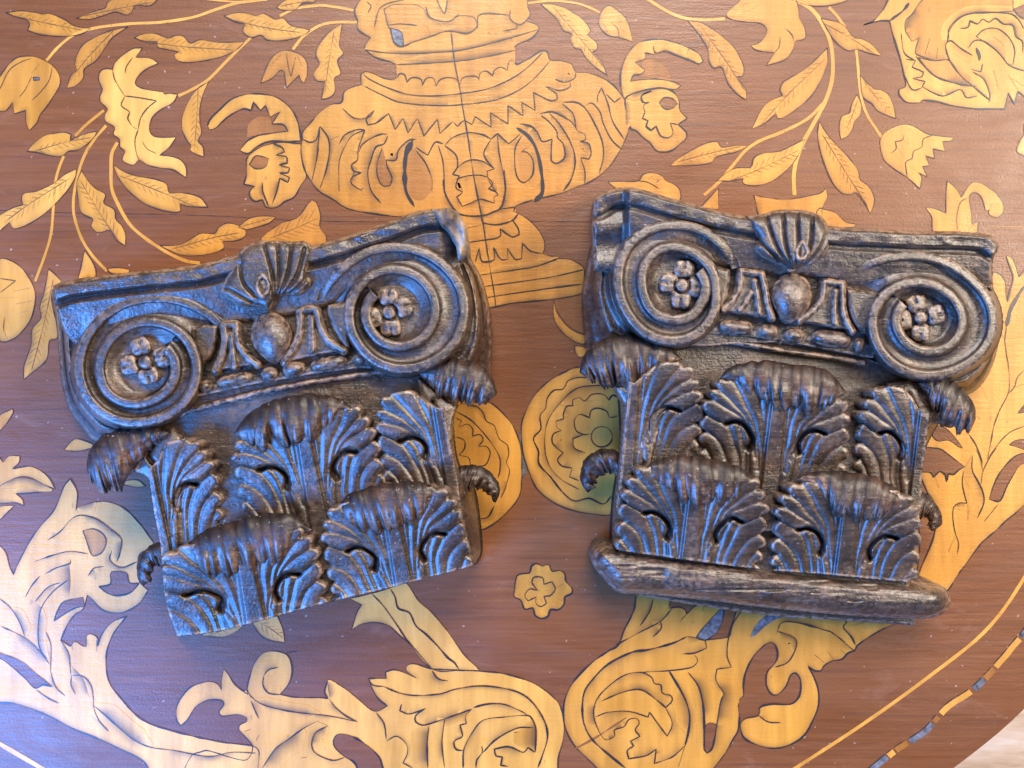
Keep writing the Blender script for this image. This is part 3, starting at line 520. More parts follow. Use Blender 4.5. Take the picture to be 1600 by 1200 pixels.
# area right of the right-hand capital
piece(None, '1552,425 1563,429 1570,440 1571,458 1574,471 1578,455 1583,434 1577,414 1572,400 1580,402 1586,414 1592,433 1597,427 1630,390 1630,765 1600,789 1586,802 1572,813 1559,826 1545,838 1531,851 1495,900 1475,925 1425,925 1440,885 1455,850 1461,827 1462,793 1457,780 1449,769 1439,747 1425,734 1425,680 1470,600 1530,560 1540,470', .68, etone=.1, edge=1.4)
hole(S_, '400,-20 640,10 720,60 920,210 840,260 800,300 740,290 720,380 700,300 640,260 570,330 540,280 400,240', edge=1.4)
hole(S_, '1700,40 1600,55 1500,90 1410,170 1330,270 1260,400 1200,580 1320,600 1400,440 1480,300 1560,190 1700,150', edge=1.2)
hole(R_, '1650,500 1600,530 1530,620 1650,600', edge=1); hole(R_, '1430,980 1500,930 1650,915 1650,1050 1500,1000', edge=1); hole(R_, '530,800 600,765 700,790 800,880 900,1020 850,1000 740,930 640,940 570,900', edge=1)
inks(Q_, '1600,340 1500,500 1440,620 1400,800', 4.5); inks(Q_, '1400,800 1380,950 1390,1050 1410,1200|1330,690 1400,800|1330,880 1380,950', 1.3)
inks(R_, '1410,0 1430,200 1420,390 1330,570 1260,750 1220,950 1180,1150|1600,130 1520,220 1490,320 1430,390|1600,290 1500,330|1600,770 1450,830 1330,940 1180,1150|970,860 1050,980 1110,1130 1130,1200|1120,330 1180,460|1060,655 1100,690', 1.2, tone=.3)
inks(S_, '1280,0 1200,120 1130,270 1110,410|1050,0 1100,120 1130,270|920,230 1010,80|920,230 900,330 900,430 930,560 950,630 870,620 800,670 790,800 820,980 855,1080 840,1200|960,640 960,820|1200,580 1320,600|1300,640 1220,740 1140,840|830,1000 740,1170|590,330 630,450|720,380 740,300|800,430 840,330', 1.2, tone=.1)
inks(S_, '1010,80 1010,250 1080,390 1130,500 1140,620 1070,790', 2)
burn(pts('820,980 740,1170', S_), -12, tone=.68); burn(pts('950,630 870,620 800,670', S_), -10, tone=.68)
# --- the pair of roundels between the capitals
piece(Nn, '60,340 280,310 350,320 430,390 490,470 525,560 540,660 540,780 525,900 440,1010 340,1090 260,1120 100,1150 0,700', .60, etone=.05, edge=1.5)
piece(Nn, '60,370 130,372 230,430 330,540 400,650 405,740 390,790 250,900 60,900', .55, .4, edge=0)
inks(Nn, '200,335 260,340 300,380 320,430 370,460 400,540 450,580 460,640 445,690 465,740 440,850 410,910|130,370 230,430 330,540 400,650 405,740 390,790|130,410 165,430 150,470 200,450 235,480 235,525 280,515 300,550 270,590 320,590 345,630 320,700 280,715|130,530 180,550 185,600 150,645 210,660 220,705|270,1040 330,1030 370,960', 1.5)
burn(pts('120,340 200,330 300,380 320,430', Nn), -9, tone=.55, amt=.4)
piece(Nn, '900,95 800,130 700,190 620,270 570,360 540,450 540,560 550,640 590,760 640,860 740,940 860,990 1000,1015 1100,1015 1300,900 1300,150', .60, etone=.05, edge=1.5)
inks(Nn, '960,160 890,160 830,180 800,230 740,240 700,290 690,350 655,400 660,480 615,540 645,620 650,700 720,780 800,880 870,930 960,915 1050,950 1100,900', 2.0)
inks(Nn, '1140,210 1000,210 880,230 780,320 700,440 685,590 710,700 780,790 900,860|1150,290 1110,270 1085,300 1050,265 980,265 935,305 900,285 860,300 860,335 820,340 800,390 805,415 755,430 760,470 790,490 740,510 730,560 760,600 800,630 765,670 790,710 855,725 840,780 900,805|1140,400 1090,410 1070,370 1010,350 970,370 965,410 900,390 870,430 880,490 930,515 970,510|930,515 860,540 870,600 940,630', 1.5)
stroke([(940+16.5*math.cos(a/24*6.283), 682.5+16*math.sin(a/24*6.283)) for a in range(25)], 1.6, z=1, tone=0)
burn(pts('1140,215 1000,212 880,232 780,322', Nn), -22, tone=.6, amt=.55)
piece(None, '812,672 818,680 822,742 815,748 812,720', .5, .2, 3, 0)
piece(M_, '860,755 880,830 960,930 1075,985 1050,1030 980,1010 900,940 860,860', .62); piece(M_, '990,1040 1050,1050 1080,1080 1030,1115 1000,1090', .6)
piece(M_, '870,755 1040,720 1060,970 960,920 885,820', .04, .25, edge=0)

me = bpy.data.meshes.new('marquetry_table')
me.from_pydata(V, [], F)
for m in (MAH, SAT, INK, FIL): me.materials.append(m)
me.polygons.foreach_set('material_index', FM)
for nm, dat in (('tone', TONE), ('shade', SHADE)):
    a = me.attributes.new(nm, 'FLOAT', 'POINT'); a.data.foreach_set('value', np.array(dat, dtype=np.float32))
me.update()
table = bpy.data.objects.new('marquetry_table', me); COL.objects.link(table)
table['label'] = 'reddish mahogany tabletop inlaid with golden flowers, leaves and a large urn'; table['category'] = 'table'
# floor seen past the table rim
fm = bpy.data.meshes.new('floor')
fm.from_pydata([(-3, -3, -0.7), (3, -3, -0.7), (3, 3, -0.7), (-3, 3, -0.7)], [], [(0, 1, 2, 3)]); fm.materials.append(FLOOR)
fo = bpy.data.objects.new('floor', fm); COL.objects.link(fo); fo['kind'] = 'structure'

# ------------------------------------------------------------------ carved capitals
STEP = 1.0
class Cap:
    def __init__(s, label, origin, ang):
        s.e = bpy.data.objects.new('carved_capital', None); COL.objects.link(s.e)
        X, Y, _ = P(origin[0], origin[1], 0); s.loc = np.array([float(X), float(Y), 0.0]); s.e.location = s.loc
        s.e.empty_display_size = 0.05
        s.e['label'] = label; s.e['category'] = 'carved capital'; s.e['group'] = 'carved capital fragments lying on the inlaid table'
        s.r = np.array([math.cos(ang), -math.sin(ang)]); s.a = np.array([-math.sin(ang), -math.cos(ang)])
def link_mesh(cap, name, co, faces, wear, dirt_shade, parent=None, material=None, label=None, smooth=True):
    m = bpy.data.meshes.new(name)
    co = np.asarray(co, dtype=np.float64)-cap.loc
    faces = np.asarray(faces, dtype=np.int32)
    k = faces.shape[1]
    m.vertices.add(len(co)); m.vertices.foreach_set('co', co.astype(np.float32).ravel())
    m.loops.add(faces.size); m.loops.foreach_set('vertex_index', faces.ravel())
    m.polygons.add(len(faces)); m.polygons.foreach_set('loop_start', np.arange(0, faces.size, k, dtype=np.int32))
    m.polygons.foreach_set('loop_total', np.full(len(faces), k, dtype=np.int32))
    m.update(calc_edges=True); m.validate()
    if smooth: m.polygons.foreach_set('use_smooth', np.ones(len(m.polygons), dtype=bool))
    for nm, d in (('wear', wear), ('dirt_shade', dirt_shade)):
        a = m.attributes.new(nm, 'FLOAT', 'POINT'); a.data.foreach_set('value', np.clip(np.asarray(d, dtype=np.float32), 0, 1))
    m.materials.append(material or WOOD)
    o = bpy.data.objects.new(name, m); COL.objects.link(o); o.parent = parent or cap.e
    if label: o['label'] = label
    return o
def relief(cap, name, bbox, fn, floor=0.0, parent=None, rough=1.0, label=None, material=None, step=STEP, wadd=0.0):
    """fn(X, Y) -> (Z, inside) ; makes a solid carved relief with vertical sides down to `floor`"""
    x0, y0, x1, y1 = bbox
    xs = np.arange(x0, x1+step, step); ys = np.arange(y0, y1+step, step)
    X, Y = np.meshgrid(xs, ys)
    Z, ins = fn(X, Y)
    ins = ins & np.isfinite(Z)
    Zs = np.where(ins, Z, floor+5)
    Zb = blur(Zs, 5)
    curv = Zs-Zb
    if not ins.any(): return None
    Z = Z+fbm(X, Y)*rough*0.9
    wear = sm(1.2, 5.0, curv)*0.6+0.03+0.25*np.clip(noise(X, Y, 30, seed=9)*2, 0, 1)+wadd
    dirt_shade = np.maximum(sm(0.4, 4.0, -curv)*0.95, 0.8*sm(1.5, 10, blur(Zs, 14)-Zs))  # dirt in the hollows, deepened so the colour also carries their self-shadow
    idx = -np.ones(X.shape, int); n = int(ins.sum()); idx[ins] = np.arange(n)
    q = ins[:-1, :-1] & ins[1:, :-1] & ins[:-1, 1:] & ins[1:, 1:]
    a, b, c, d = idx[:-1, :-1][q], idx[:-1, 1:][q], idx[1:, 1:][q], idx[1:, :-1][q]
    faces = np.stack([a, d, c, b], 1)
    px, py, pz = P(X[ins], Y[ins], Z[ins])
    co = np.stack([px, py, pz], 1); we = wear[ins]; di = dirt_shade[ins]
    # boundary edges -> vertical side walls
    E_ = np.vstack([faces[:, [i, (i+1) % 4]] for i in range(4)])
    key = np.minimum(E_[:, 0], E_[:, 1]).astype(np.int64)*n+np.maximum(E_[:, 0], E_[:, 1])
    u, inv, cnt = np.unique(key, return_inverse=True, return_counts=True)
    be = E_[cnt[inv] == 1]
    bv = np.unique(be); mp = -np.ones(n, int); mp[bv] = np.arange(len(bv))+n
    low = co[bv].copy(); low[:, 2] = np.minimum(floor*S, low[:, 2]-0.0003)
    walls = np.stack([be[:, 1], be[:, 0], mp[be[:, 0]], mp[be[:, 1]]], 1)
    co = np.vstack([co, low]); faces = np.vstack([faces, walls])
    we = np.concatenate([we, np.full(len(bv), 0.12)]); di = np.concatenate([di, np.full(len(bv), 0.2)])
    used = np.unique(faces); rm = -np.ones(len(co), int); rm[used] = np.arange(len(used))
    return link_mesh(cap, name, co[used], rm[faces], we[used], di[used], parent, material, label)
def bb(p, m=4):
    p = np.asarray(p); return (p[:, 0].min()-m, p[:, 1].min()-m, p[:, 0].max()+m, p[:, 1].max()+m)
def slab(outline, face, zlo, zhi, extra=None, rnd=6):
    O = spline(pts(outline), True, 5) if isinstance(outline, str) else outline
    Fp = spline(pts(face), True, 5)
    def fn(X, Y):
        so = sdf(X, Y, O); sf = sdf(X, Y, Fp); out = np.maximum(-sf, 0)
        t = np.clip(so, 0, None)/(np.clip(so, 0, None)+out+1e-6)
        Z = zlo+(zhi-zlo)*np.sin(np.clip(t, 0, 1)*np.pi/2)**0.8
        if extra: Z = extra(X, Y, Z, so, out, t)
        return Z, so > 0
    return fn, bb(O)
def rounded(poly, z0, h, rad):
    """pillow-like boss"""
    Pn = spline(pts(poly), True, 4) if isinstance(poly, str) else poly
    def fn(X, Y):
        s = sdf(X, Y, Pn); t = np.clip(s/rad, 0, 1)
        return z0+h*np.sqrt(1-(1-t)**2), s > 0
    return fn, bb(Pn)
def fingers(U, Vv, fl):
    f = np.zeros(U.shape)
    for ctl, w0, w1 in fl:
        p = spline(np.array(ctl, float), False, 9); n = len(p)
        for i in range(n-1):
            ax, ay = p[i]; bx, by = p[i+1]; dx, dy = bx-ax, by-ay; L = dx*dx+dy*dy+1e-9
            t = np.clip(((U-ax)*dx+(Vv-ay)*dy)/L, 0, 1); k = (i+t)/(n-1)
            wd = (w0+(w1-w0)*k)*(1-0.55*np.clip((k-0.8)/0.2, 0, 1)**2)
            d2 = (U-ax-t*dx)**2+(Vv-ay-t*dy)**2
            f = np.maximum(f, 1-d2/wd**2)
    return f
EYE = np.array([(39, 73), (35, 86), (44, 101), (60, 111), (78, 108)], float)
BLADE_A = spline(np.array([(-8, -70), (24, -70), (30, 10), (38, 66), (40, 88), (50, 102), (64, 110), (78, 107), (92, 112), (108, 122), (117, 130), (113, 139), (104, 142), (110, 150), (106, 159), (96, 160), (99, 170), (92, 178), (80, 177), (74, 186), (58, 186), (42, 181), (24, 166), (8, 148), (-8, 140)], float), True, 4, 80)
BLADE_B = spline(np.array([(20, -70), (26, 0), (32, 60), (36, 88), (44, 102), (60, 112), (76, 106), (92, 114), (106, 120), (116, 112), (117, 101), (108, 92), (118, 84), (118, 73), (108, 66), (117, 57), (114, 46), (104, 44), (100, -70)], float), True, 4, 80)
BLADE_C = spline(np.array([(78, -70), (80, 10), (84, 26), (96, 40), (108, 40), (116, 26), (112, -70)], float), True, 4, 80)
FL_A = [[(20, 40), (34, 110), (56, 150), (78, 184)], [(28, 60), (44, 112), (70, 142), (96, 162)], [(34, 80), (54, 116), (78, 130), (106, 143)], [(13, 20), (20, 110), (34, 172)]]
FL_B = [[(46, -40), (52, 40), (62, 80), (76, 106)], [(58, -40), (68, 40), (84, 74), (110, 93)], [(70, -40), (84, 20), (96, 50), (110, 67)], [(36, -40), (42, 40), (50, 90), (58, 106)]]
FL_C = [[(92, -60), (96, 0), (104, 34)]]
def leaf_fn(cap, O, sleft=1.0, su=1.0, sv=1.0, sides=(-1, 1), z0=104, rise=30, vtop=185, clip=None, ang=0.0):
    ca, sa = math.cos(ang), math.sin(ang)
    r = cap.r*ca+cap.a*sa; a = cap.a*ca-cap.r*sa
    eye = spline(EYE, False, 5)
    def fn(X, Y):
        dx, dy = X-O[0], Y-O[1]
        U = (dx*r[0]+dy*r[1])/su; W = (dx*a[0]+dy*a[1])/sv
        U = np.where(U < 0, U/sleft, U); U2 = np.abs(U)+noise(X, Y, 26, seed=12)*4; W2 = W+noise(X, Y, 30, seed=13)*5
        inside_ = np.zeros(X.shape, bool); base = z0+rise*sm(10, vtop, W)**1.3; Z = base.copy()
        for poly, fls, lift, hgt in ((BLADE_C, FL_C, 0, 5), (BLADE_B, FL_B, 1, 6.5), (BLADE_A, FL_A, 6, 6.5)):
            sd = sdf(U2, W2, poly); t = np.clip(sd/9, 0, 1)
            dm = np.full(X.shape, 99.0)
            for l in fls: dm = np.minimum(dm, seg_dist(U2, W2, spline(np.array(l, float), False, 9), False))
            zz = base+lift+hgt*np.sqrt(np.clip(1-(1-t)**2, 0, 1))-2.7*np.exp(-(dm/3.8)**1.6)
            Z = np.where(sd > 0, zz, Z); inside_ |= sd > 0
        if -1 not in sides: inside_ &= U > -6
        if 1 not in sides: inside_ &= U < 6
        rib = 9*np.exp(-(np.maximum(np.abs(U)-(12-5*np.clip(W/170, 0, 1)), 0)/3.2)**2)
        Z = np.where(np.abs(U) < 18, base+10+0.6*rib, Z)
        gd = seg_dist(U2, W2, eye, False); wd = np.interp(W2, [70, 90, 125], [6.0, 4.0, 3.0])
        Z = Z-12*np.exp(-(gd/(wd*0.85))**2)
        if clip is not None: inside_ &= sdf(X, Y, clip) > 0
        inside_ &= (W < 182)
        return Z, inside_
    c = np.array([O+r*u*125*su+a*v*sv for u in (-sleft, 1) for v in (-40, 190)])
    if 1 not in sides: c = np.array([O+r*u*su+a*v*sv for u in (-125, 8) for v in (-40, 190)])
    if -1 not in sides: c = np.array([O+r*u*su+a*v*sv for u in (-8, 125) for v in (-40, 190)])
    b_ = bb(c, 2)
    if clip is not None:
        q = bb(clip, 1); b_ = (max(b_[0], q[0]), max(b_[1], q[1]), min(b_[2], q[2]), min(b_[3], q[3]))
    return fn, b_
def roll(cap, name, top, low, zc, hz, ridges=9, parent=None, seed=0, amp=0.03, droop=0.25, label=None):
    """curled-over leaf tip: fat ridged roll between its upper and lower outline"""
    T = spline(pts(top), False, 3); Lw = spline(pts(low), False, 3)
    n = 150; m = 46
    def rs(p):
        d = np.r_[0, np.cumsum(np.linalg.norm(np.diff(p, axis=0), axis=1))]; s = np.linspace(0, d[-1], n)
        return np.stack([np.interp(s, d, p[:, 0]), np.interp(s, d, p[:, 1])], 1)
    T, Lw = rs(T), rs(Lw); c = (T+Lw)/2; hv = (T-Lw)/2
    s = np.linspace(0, 1, n); rg = np.random.RandomState(seed)
    kn = rg.rand(16)*2+0.25; ph = np.cumsum(np.interp(np.linspace(0, 15, n), np.arange(16), kn)); ph = ph/ph[-1]*ridges*1.0*2*np.pi
    cuts = [(rg.uniform(.08, .95), rg.uniform(.06, .26), rg.uniform(.006, .016)) for _ in range(ridges)]
    endf = np.sqrt(np.clip(1-(2*s-1)**6, 0, 1))
    co = []; we = []; di = []
    hl = np.linalg.norm(hv, axis=1); hmax = hl.max()
    for j in range(m):
        t = j/m*2*np.pi; ct, st = math.cos(t), math.sin(t)
        # ridges are strongest on the front/lower side
        w_ = 0.15+0.85*np.clip(0.5-0.5*ct+0.3*st, 0, 1)
        wr = min(1, max(0.05, 0.5-ct)); cut = sum(dp*np.exp(-((s-ps-0.03*math.sin(t+ps*9))/wd_)**2) for ps, dp, wd_ in cuts)
        rr = 1+0.04-wr*cut+0.35*amp*np.sin(ph)*wr
        rr = rr+0.16*noise(s*300+seed*50, np.full(n, t*20), 14, seed=seed)+0.02*noise(s*300+seed*50, np.full(n, t*20), 4, seed=seed+1)
        ex = 0.85 if ct < 0 else 1.0
        if ct < 0: rr = rr*(1+0.42*noise(s*300, np.full(n, 3.0), 19, seed=seed+9)+0.14*noise(s*300, np.full(n, 3.0), 6, seed=seed+4))
        xy = c+hv*(np.sign(ct)*abs(ct)**ex*rr*endf)[:, None]
        hh = 0.8*hz*(0.35+0.65*hl/hmax)*endf
        z = zc+hh*rr*st-hh*droop*(1-ct)/2*(1 if st > 0 else 1.0)
        z = np.maximum(z, 2)
        x, y, zz = P(xy[:, 0], xy[:, 1], z); co.append(np.stack([x, y, zz], 1))
        scal = np.abs(np.sin(ph/2)); 
        we.append(np.clip(0.03+0.45*np.clip(-ct+st*0.6-0.2, 0, 1)*scal, 0, 1)); di.append(np.clip(0.55*np.clip(ct+0.2, 0, 1)+0.35*(1-scal), 0, .9))  # upper side and gaps between ridges darkened: shade painted into the colour
    co = np.vstack(co); we = np.concatenate(we); di = np.concatenate(di)
    i = np.arange(n-1)
    fs = []
    for j in range(m):
        k = (j+1) % m; fs.append(np.stack([j*n+i, j*n+i+1, k*n+i+1, k*n+i], 1))
    return link_mesh(cap, name, co, np.vstack(fs), we, di, parent, TIPW, label)
def hook(cap, name, spine, radii, zs, parent=None, ribs=0, seed=0, label=None):
    p0 = pts(spine); n = 60; m = 28
    p = spline(p0, False, 1.5); d = np.r_[0, np.cumsum(np.linalg.norm(np.diff(p, axis=0), axis=1))]
    s = np.linspace(0, d[-1], n); p = np.stack([np.interp(s, d, p[:, 0]), np.interp(s, d, p[:, 1])], 1); s = s/d[-1]
    r = np.interp(s, np.linspace(0, 1, len(radii)), radii); z = np.interp(s, np.linspace(0, 1, len(zs)), zs)
    r = r*np.sqrt(np.clip(1-np.clip((s-0.9)/0.1, 0, 1)**2, 0.0, 1))
    t = np.gradient(p, axis=0); t /= np.linalg.norm(t, axis=1)[:, None]; nr = np.stack([-t[:, 1], t[:, 0]], 1)
    co, we, di = [], [], []
    for j in range(m):
        a = j/m*2*np.pi; ca, sa = math.cos(a), math.sin(a)
        rr = r*(1+0.10*math.cos(3*a)+0.05*noise(s*200, np.full(n, a*15), 12, seed=seed))
        flut = 1-0.28*math.exp(-((a-1.2)/0.35)**2)
        xy = p+nr*(rr*ca*flut)[:, None]; x, y, zz = P(xy[:, 0], xy[:, 1], np.maximum(z+rr*1.3*sa*flut, 1)); co.append(np.stack([x, y, zz], 1))
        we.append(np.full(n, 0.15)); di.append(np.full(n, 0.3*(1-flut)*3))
    co = np.vstack(co); i = np.arange(n-1)
    fs = [np.stack([j*n+i, j*n+i+1, ((j+1) % m)*n+i+1, ((j+1) % m)*n+i], 1) for j in range(m)]
    return link_mesh(cap, name, co, np.vstack(fs), np.concatenate(we), np.concatenate(di), parent, None, label)
def volute(cap, C_, tab, mirror, ztop=150, depth=14, floor=90, label=None):
    """tab: angle -> ridge radius, measured anticlockwise from the side facing the egg row"""
    ta = np.array(sorted(tab.items()), float); a0, a1 = ta[0, 0], ta[-1, 0]
    fine = np.arange(a0, a1+1, 3.0); rad = np.interp(fine, ta[:, 0], ta[:, 1])
    kk = np.ones(9)/9; rad = np.convolve(np.pad(rad, 4, mode='edge'), kk, 'valid')
    Rf = lambda a: np.interp(a, fine, rad)
    RW = 8.5
    def fn(X, Y):
        dx, dy = X-C_[0], -(Y-C_[1])
        if mirror: dx = -dx
        th = np.degrees(np.arctan2(dy, dx)) % 360; r = np.hypot(dx, dy)
        lv = []
        for k in range(0, 3):
            ang = th+360*k; ok = (ang >= a0) & (ang <= a1)
            lv.append(np.where(ok, Rf(ang), np.nan))
        outer = np.where(np.isfinite(lv[0]), lv[0], lv[1])
        Z = np.full(X.shape, np.nan)
        # channels
        prev = np.full(X.shape, np.nan)
        well = ztop-depth-5
        Z = np.where(r <= outer+RW, well, Z)
        for k in range(3):
            R0 = lv[k]; R1 = lv[k+1] if k < 2 else np.full(X.shape, np.nan)
            R1e = np.where(np.isfinite(R1), R1, 30.0)
            t = np.clip((R0-r)/(np.maximum(R0-R1e, 12)), 0, 1)
            ch = ztop-(depth*np.sin(np.pi*np.clip(t, 0, 1))**0.9) + (0 if k else 2)*np.sin(np.pi*t)
            lastk = ~np.isfinite(R1)
            ch = np.where(lastk, ztop-2-(depth+3)*sm(0, 0.7, t), ch)
            sel = np.isfinite(R0) & (r <= R0)
            Z = np.where(sel, ch, Z)
        for k in range(3):
            R0 = lv[k]; d = np.abs(r-R0); q = np.clip(1-(d/RW)**4, 0, 1)
            Z = np.where(np.isfinite(R0) & (d < RW), np.maximum(np.nan_to_num(Z, nan=-1e3), ztop-8+8.5*q**0.5), Z)
        taper = sm(a0-5, a0+35, th)
        low = np.isfinite(lv[0]) & (th < a0+40) & (r > np.nan_to_num(lv[1], nan=60)+RW)
        Z = np.where(low, Z-16*(1-taper), Z)
        Z = np.where(r > outer+RW-1, ztop-6-4.5*(r-outer-RW+1), Z)
        Z = Z-7*np.clip(r/120, 0, 1)**2
        return Z, (r <= outer+RW+8) & np.isfinite(Z)
    Rm = ta[:, 1].max()+20
    v = relief(cap, 'volute', (C_[0]-Rm, C_[1]-Rm, C_[0]+Rm, C_[1]+Rm), fn, floor, label=label, wadd=0.10)
    return v
def rosette(cap, C_, parent, rot, zb, rad=15.5, pr=20, n=4, seed=0, pet=None):
    rg = np.random.RandomState(seed)
    cs = pet or [(C_[0]+pr*math.cos(rot+i*2*math.pi/n), C_[1]-pr*math.sin(rot+i*2*math.pi/n)) for i in range(n)]
    def fn(X, Y):
        Z = np.full(X.shape, zb-4.0); ins = np.zeros(X.shape, bool)
        for i, (cx, cy) in enumerate(cs):
            ang = math.atan2(cy-C_[1], cx-C_[0]); dx, dy = X-cx, Y-cy
            u = dx*math.cos(ang)+dy*math.sin(ang); v = -dx*math.sin(ang)+dy*math.cos(ang)
            u = u+noise(X, Y, 9, seed=seed+i)*3; 
            f = 1-(np.abs(u)/(rad*0.9))**3-(np.abs(v)/(rad*1.05))**3
            z = zb+11*np.clip(f, 0, 1)**0.25-3*np.exp(-(v/2.2)**2)*(u > 0)
            Z = np.where(f > 0, np.maximum(Z, z), Z); ins |= f > 0
        d = np.hypot(X-C_[0], Y-C_[1]); f = 1-(d/11)**4
        Z = np.where(d < 14, np.minimum(Z, zb+6), Z)
        Z = np.where(f > 0, zb+13*np.clip(f, 0, 1)**0.3, Z); ins |= d < 14
        return Z, ins
    return relief(cap, 'rosette', (C_[0]-40, C_[1]-40, C_[0]+40, C_[1]+40), fn, zb-12, parent, wadd=0.45)
def ellipsoid(cap, name, c, rx, ry, ang, z0, h, pw=2.0, floor=None, parent=None, egg=False):
    ca, sa = math.cos(ang), math.sin(ang)
    def fn(X, Y):
        dx, dy = X-c[0], Y-c[1]; u = dx*ca+dy*sa; v = -dx*sa+dy*ca
        rxx = rx*(1-0.25*np.clip(v/ry, 0, 1)**1.5) if egg else rx
        ryy = np.where(v < 0, ry*0.92, ry) if egg else ry
        f = 1-(np.abs(u)/rxx)**pw-(np.abs(v)/ryy)**2
        return z0+h*np.sqrt(np.clip(f, 0, 1)), f > 0
    m = max(rx, ry)+3
    return relief(cap, name, (c[0]-m, c[1]-m, c[0]+m, c[1]+m), fn, floor if floor is not None else z0-6, parent, rough=1.3, wadd=0.28)
def strokes_part(cap, name, lines, wd, z0, h, floor, label=None, fillpoly=None, zf=0):
    ls = [spline(pts(l), False, 4) for l in lines]; allp = np.vstack(ls)
    def fn(X, Y):
        Z = np.full(X.shape, -1e3); ins = np.zeros(X.shape, bool)
        for l in ls:
            d = seg_dist(X, Y, l, False); f = 1-(d/wd)**2; Z = np.maximum(Z, np.where(f > 0, z0+h*np.sqrt(np.clip(f, 0, 1)), -1e3)); ins |= f > 0
        return Z, ins
    return relief(cap, name, bb(allp, wd+3), fn, floor, label=label, wadd=0.22)
def fan_part(cap, name, fl, z0, h, rise_dir, floor, rise=0, label=None, parent=None):
    al = np.array([q for c, _, _ in fl for q in c], float)
    cx, cy = al.mean(0)
    def fn(X, Y):
        f = fingers(X+noise(X, Y, 14, seed=31)*2.5, Y+noise(X, Y, 14, seed=32)*2.5, fl)
        Z = z0+h*(0.55+0.45*np.clip(f, 0, 1)**0.8)+rise*((X-cx)*rise_dir[0]+(Y-cy)*rise_dir[1])/40
        return Z, f > 0.03
    return relief(cap, name, bb(al, 18), fn, floor, parent, label=label)
def grooves(Z, X, Y, lines, depth, wd):
    for l in lines:
        d = seg_dist(X, Y, spline(pts(l), False, 5), False); Z = Z-depth*np.exp(-(d/wd)**2)
    return Z

# ================= left capital =================
lc = Cap('dark carved wooden capital without a base bar, tilted anticlockwise, its upper right corner broken pale', (430, 660), math.radians(10.6))
LCtop = spline(pts('82,446 110,437 200,425 310,413 350,402 385,395 480,385 560,362 610,345 650,330 690,325'), False, 4)
bellO = spline(pts('250,640 300,600 560,560 700,560 706,640 716,720 742,760 752,820 754,862 745,882 600,921 500,945 350,985 277,995 264,962 257,930 254,900 250,850 240,800 232,745 228,690'), True, 4, 50)
def ex(X, Y, Z, so, out, t):
    Z = Z+2.5*np.sin(np.clip(so/60, 0, 1)*np.pi/2)
    Z = grooves(Z, X, Y, ('232,742 252,780 263,820 270,858 285,940', '690,680 694,720 697,755 705,800'), 11, 3.2)
    return Z
fn, b_ = slab(bellO, '262,650 300,610 560,565 694,570 700,640 708,740 722,820 736,872 600,914 500,938 350,978 292,990 276,930 262,850 246,760 240,700', 0, 104, ex)
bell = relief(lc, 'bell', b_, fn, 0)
def ex2(X, Y, Z, so, out, t):
    return Z+8*np.sin(t*np.pi*4+1)*np.sin(t*np.pi)+5*noise(X, Y, 14, 9, seed=8)*(1-t)
fn, b_ = slab('82,450 110,440 350,410 560,368 690,330 715,335 727,352 735,400 751,430 763,470 769,520 768,560 762,592 700,600 560,580 300,630 250,668 200,690 150,690 128,668 108,640 96,600 92,560 88,510 84,480',
              '124,470 350,420 560,380 690,350 706,390 724,440 730,500 716,540 690,560 640,584 560,575 300,620 240,664 200,664 160,645 132,610 120,560 118,510', 24, 116, ex2)
relief(lc, 'side_moulding', b_, fn, 8, rough=1.6)
abO = spline(np.vstack([LCtop[::4], pts('712,330 726,352 734,398 700,430 640,440 560,450 500,482 400,500 345,506 240,500 150,530 118,540 100,520 92,500 84,470')]), True, 4, 50)
def abf(X, Y):
    s = sdf(X, Y, abO); d = seg_dist(X, Y, LCtop, False)
    Z = np.interp(d, [0, 3, 8, 22, 25, 29, 33, 38, 55, 90], [138, 146, 150, 149, 146, 138, 139, 145, 141, 130])
    brk = sm(684, 712, X)*sm(430, 380, Y); Z = Z-brk*(14+10*noise(X, Y, 12, 20, seed=5))
    Z = Z-8*np.exp(-((X-545)/10)**2)*np.exp(-(d/10)**2)+3*noise(X, Y, 18, 10, seed=6)*(d < 26)
    return Z-(6*np.clip(1-s/5, 0, 1)), s > 0
ab = relief(lc, 'abacus', bb(abO), abf, 90, rough=1.3)
# broken pale corner
brO = pts('672,327 700,324 716,330 727,350 733,384 730,402 716,408 712,385 700,364 688,352 682,342')
fn, b_ = rounded(brO, 136, 20, 7)
relief(lc, 'broken_corner', b_, lambda X, Y: (fn(X, Y)[0]+9*noise(X, Y, 7, 14, seed=21), fn(X, Y)[1]), 80, rough=2.5, label='pale splintered upper right corner', material=WORN)
# canalis between the volutes and echinus band
ecO = spline(pts('285,512 345,503 400,494 500,478 560,462 575,560 500,582 400,600 300,620 290,600'), True, 4)
def ecf(X, Y):
    s = sdf(X, Y, ecO); dx, dy = X-lc_o[0], Y-lc_o[1]; w_ = dx*lc.a[0]+dy*lc.a[1]
    Z = 118+7*sm(-25, 30, w_)-5*sm(-60, -42, w_)
    return Z, s > 0
lc_o = np.array([425., 530.])
relief(lc, 'echinus', bb(ecO), ecf, 90)
ellipsoid(lc, 'egg', (424, 526), 33, 43, math.radians(-12), 124, 30, egg=True, floor=100)
strokes_part(lc, 'dart', ['350,510 352,535 345,560 336,580', '368,508 371,535 384,556 402,570', '350,508 368,506', '360,524 363,550 366,572'], 7.2, 126, 14, 100)
strokes_part(lc, 'dart', ['469,486 468,520 458,545 444,566', '493,482 502,515 516,535 537,548', '469,486 493,482', '486,497 487,525 488,548'], 7.2, 126, 14, 100)
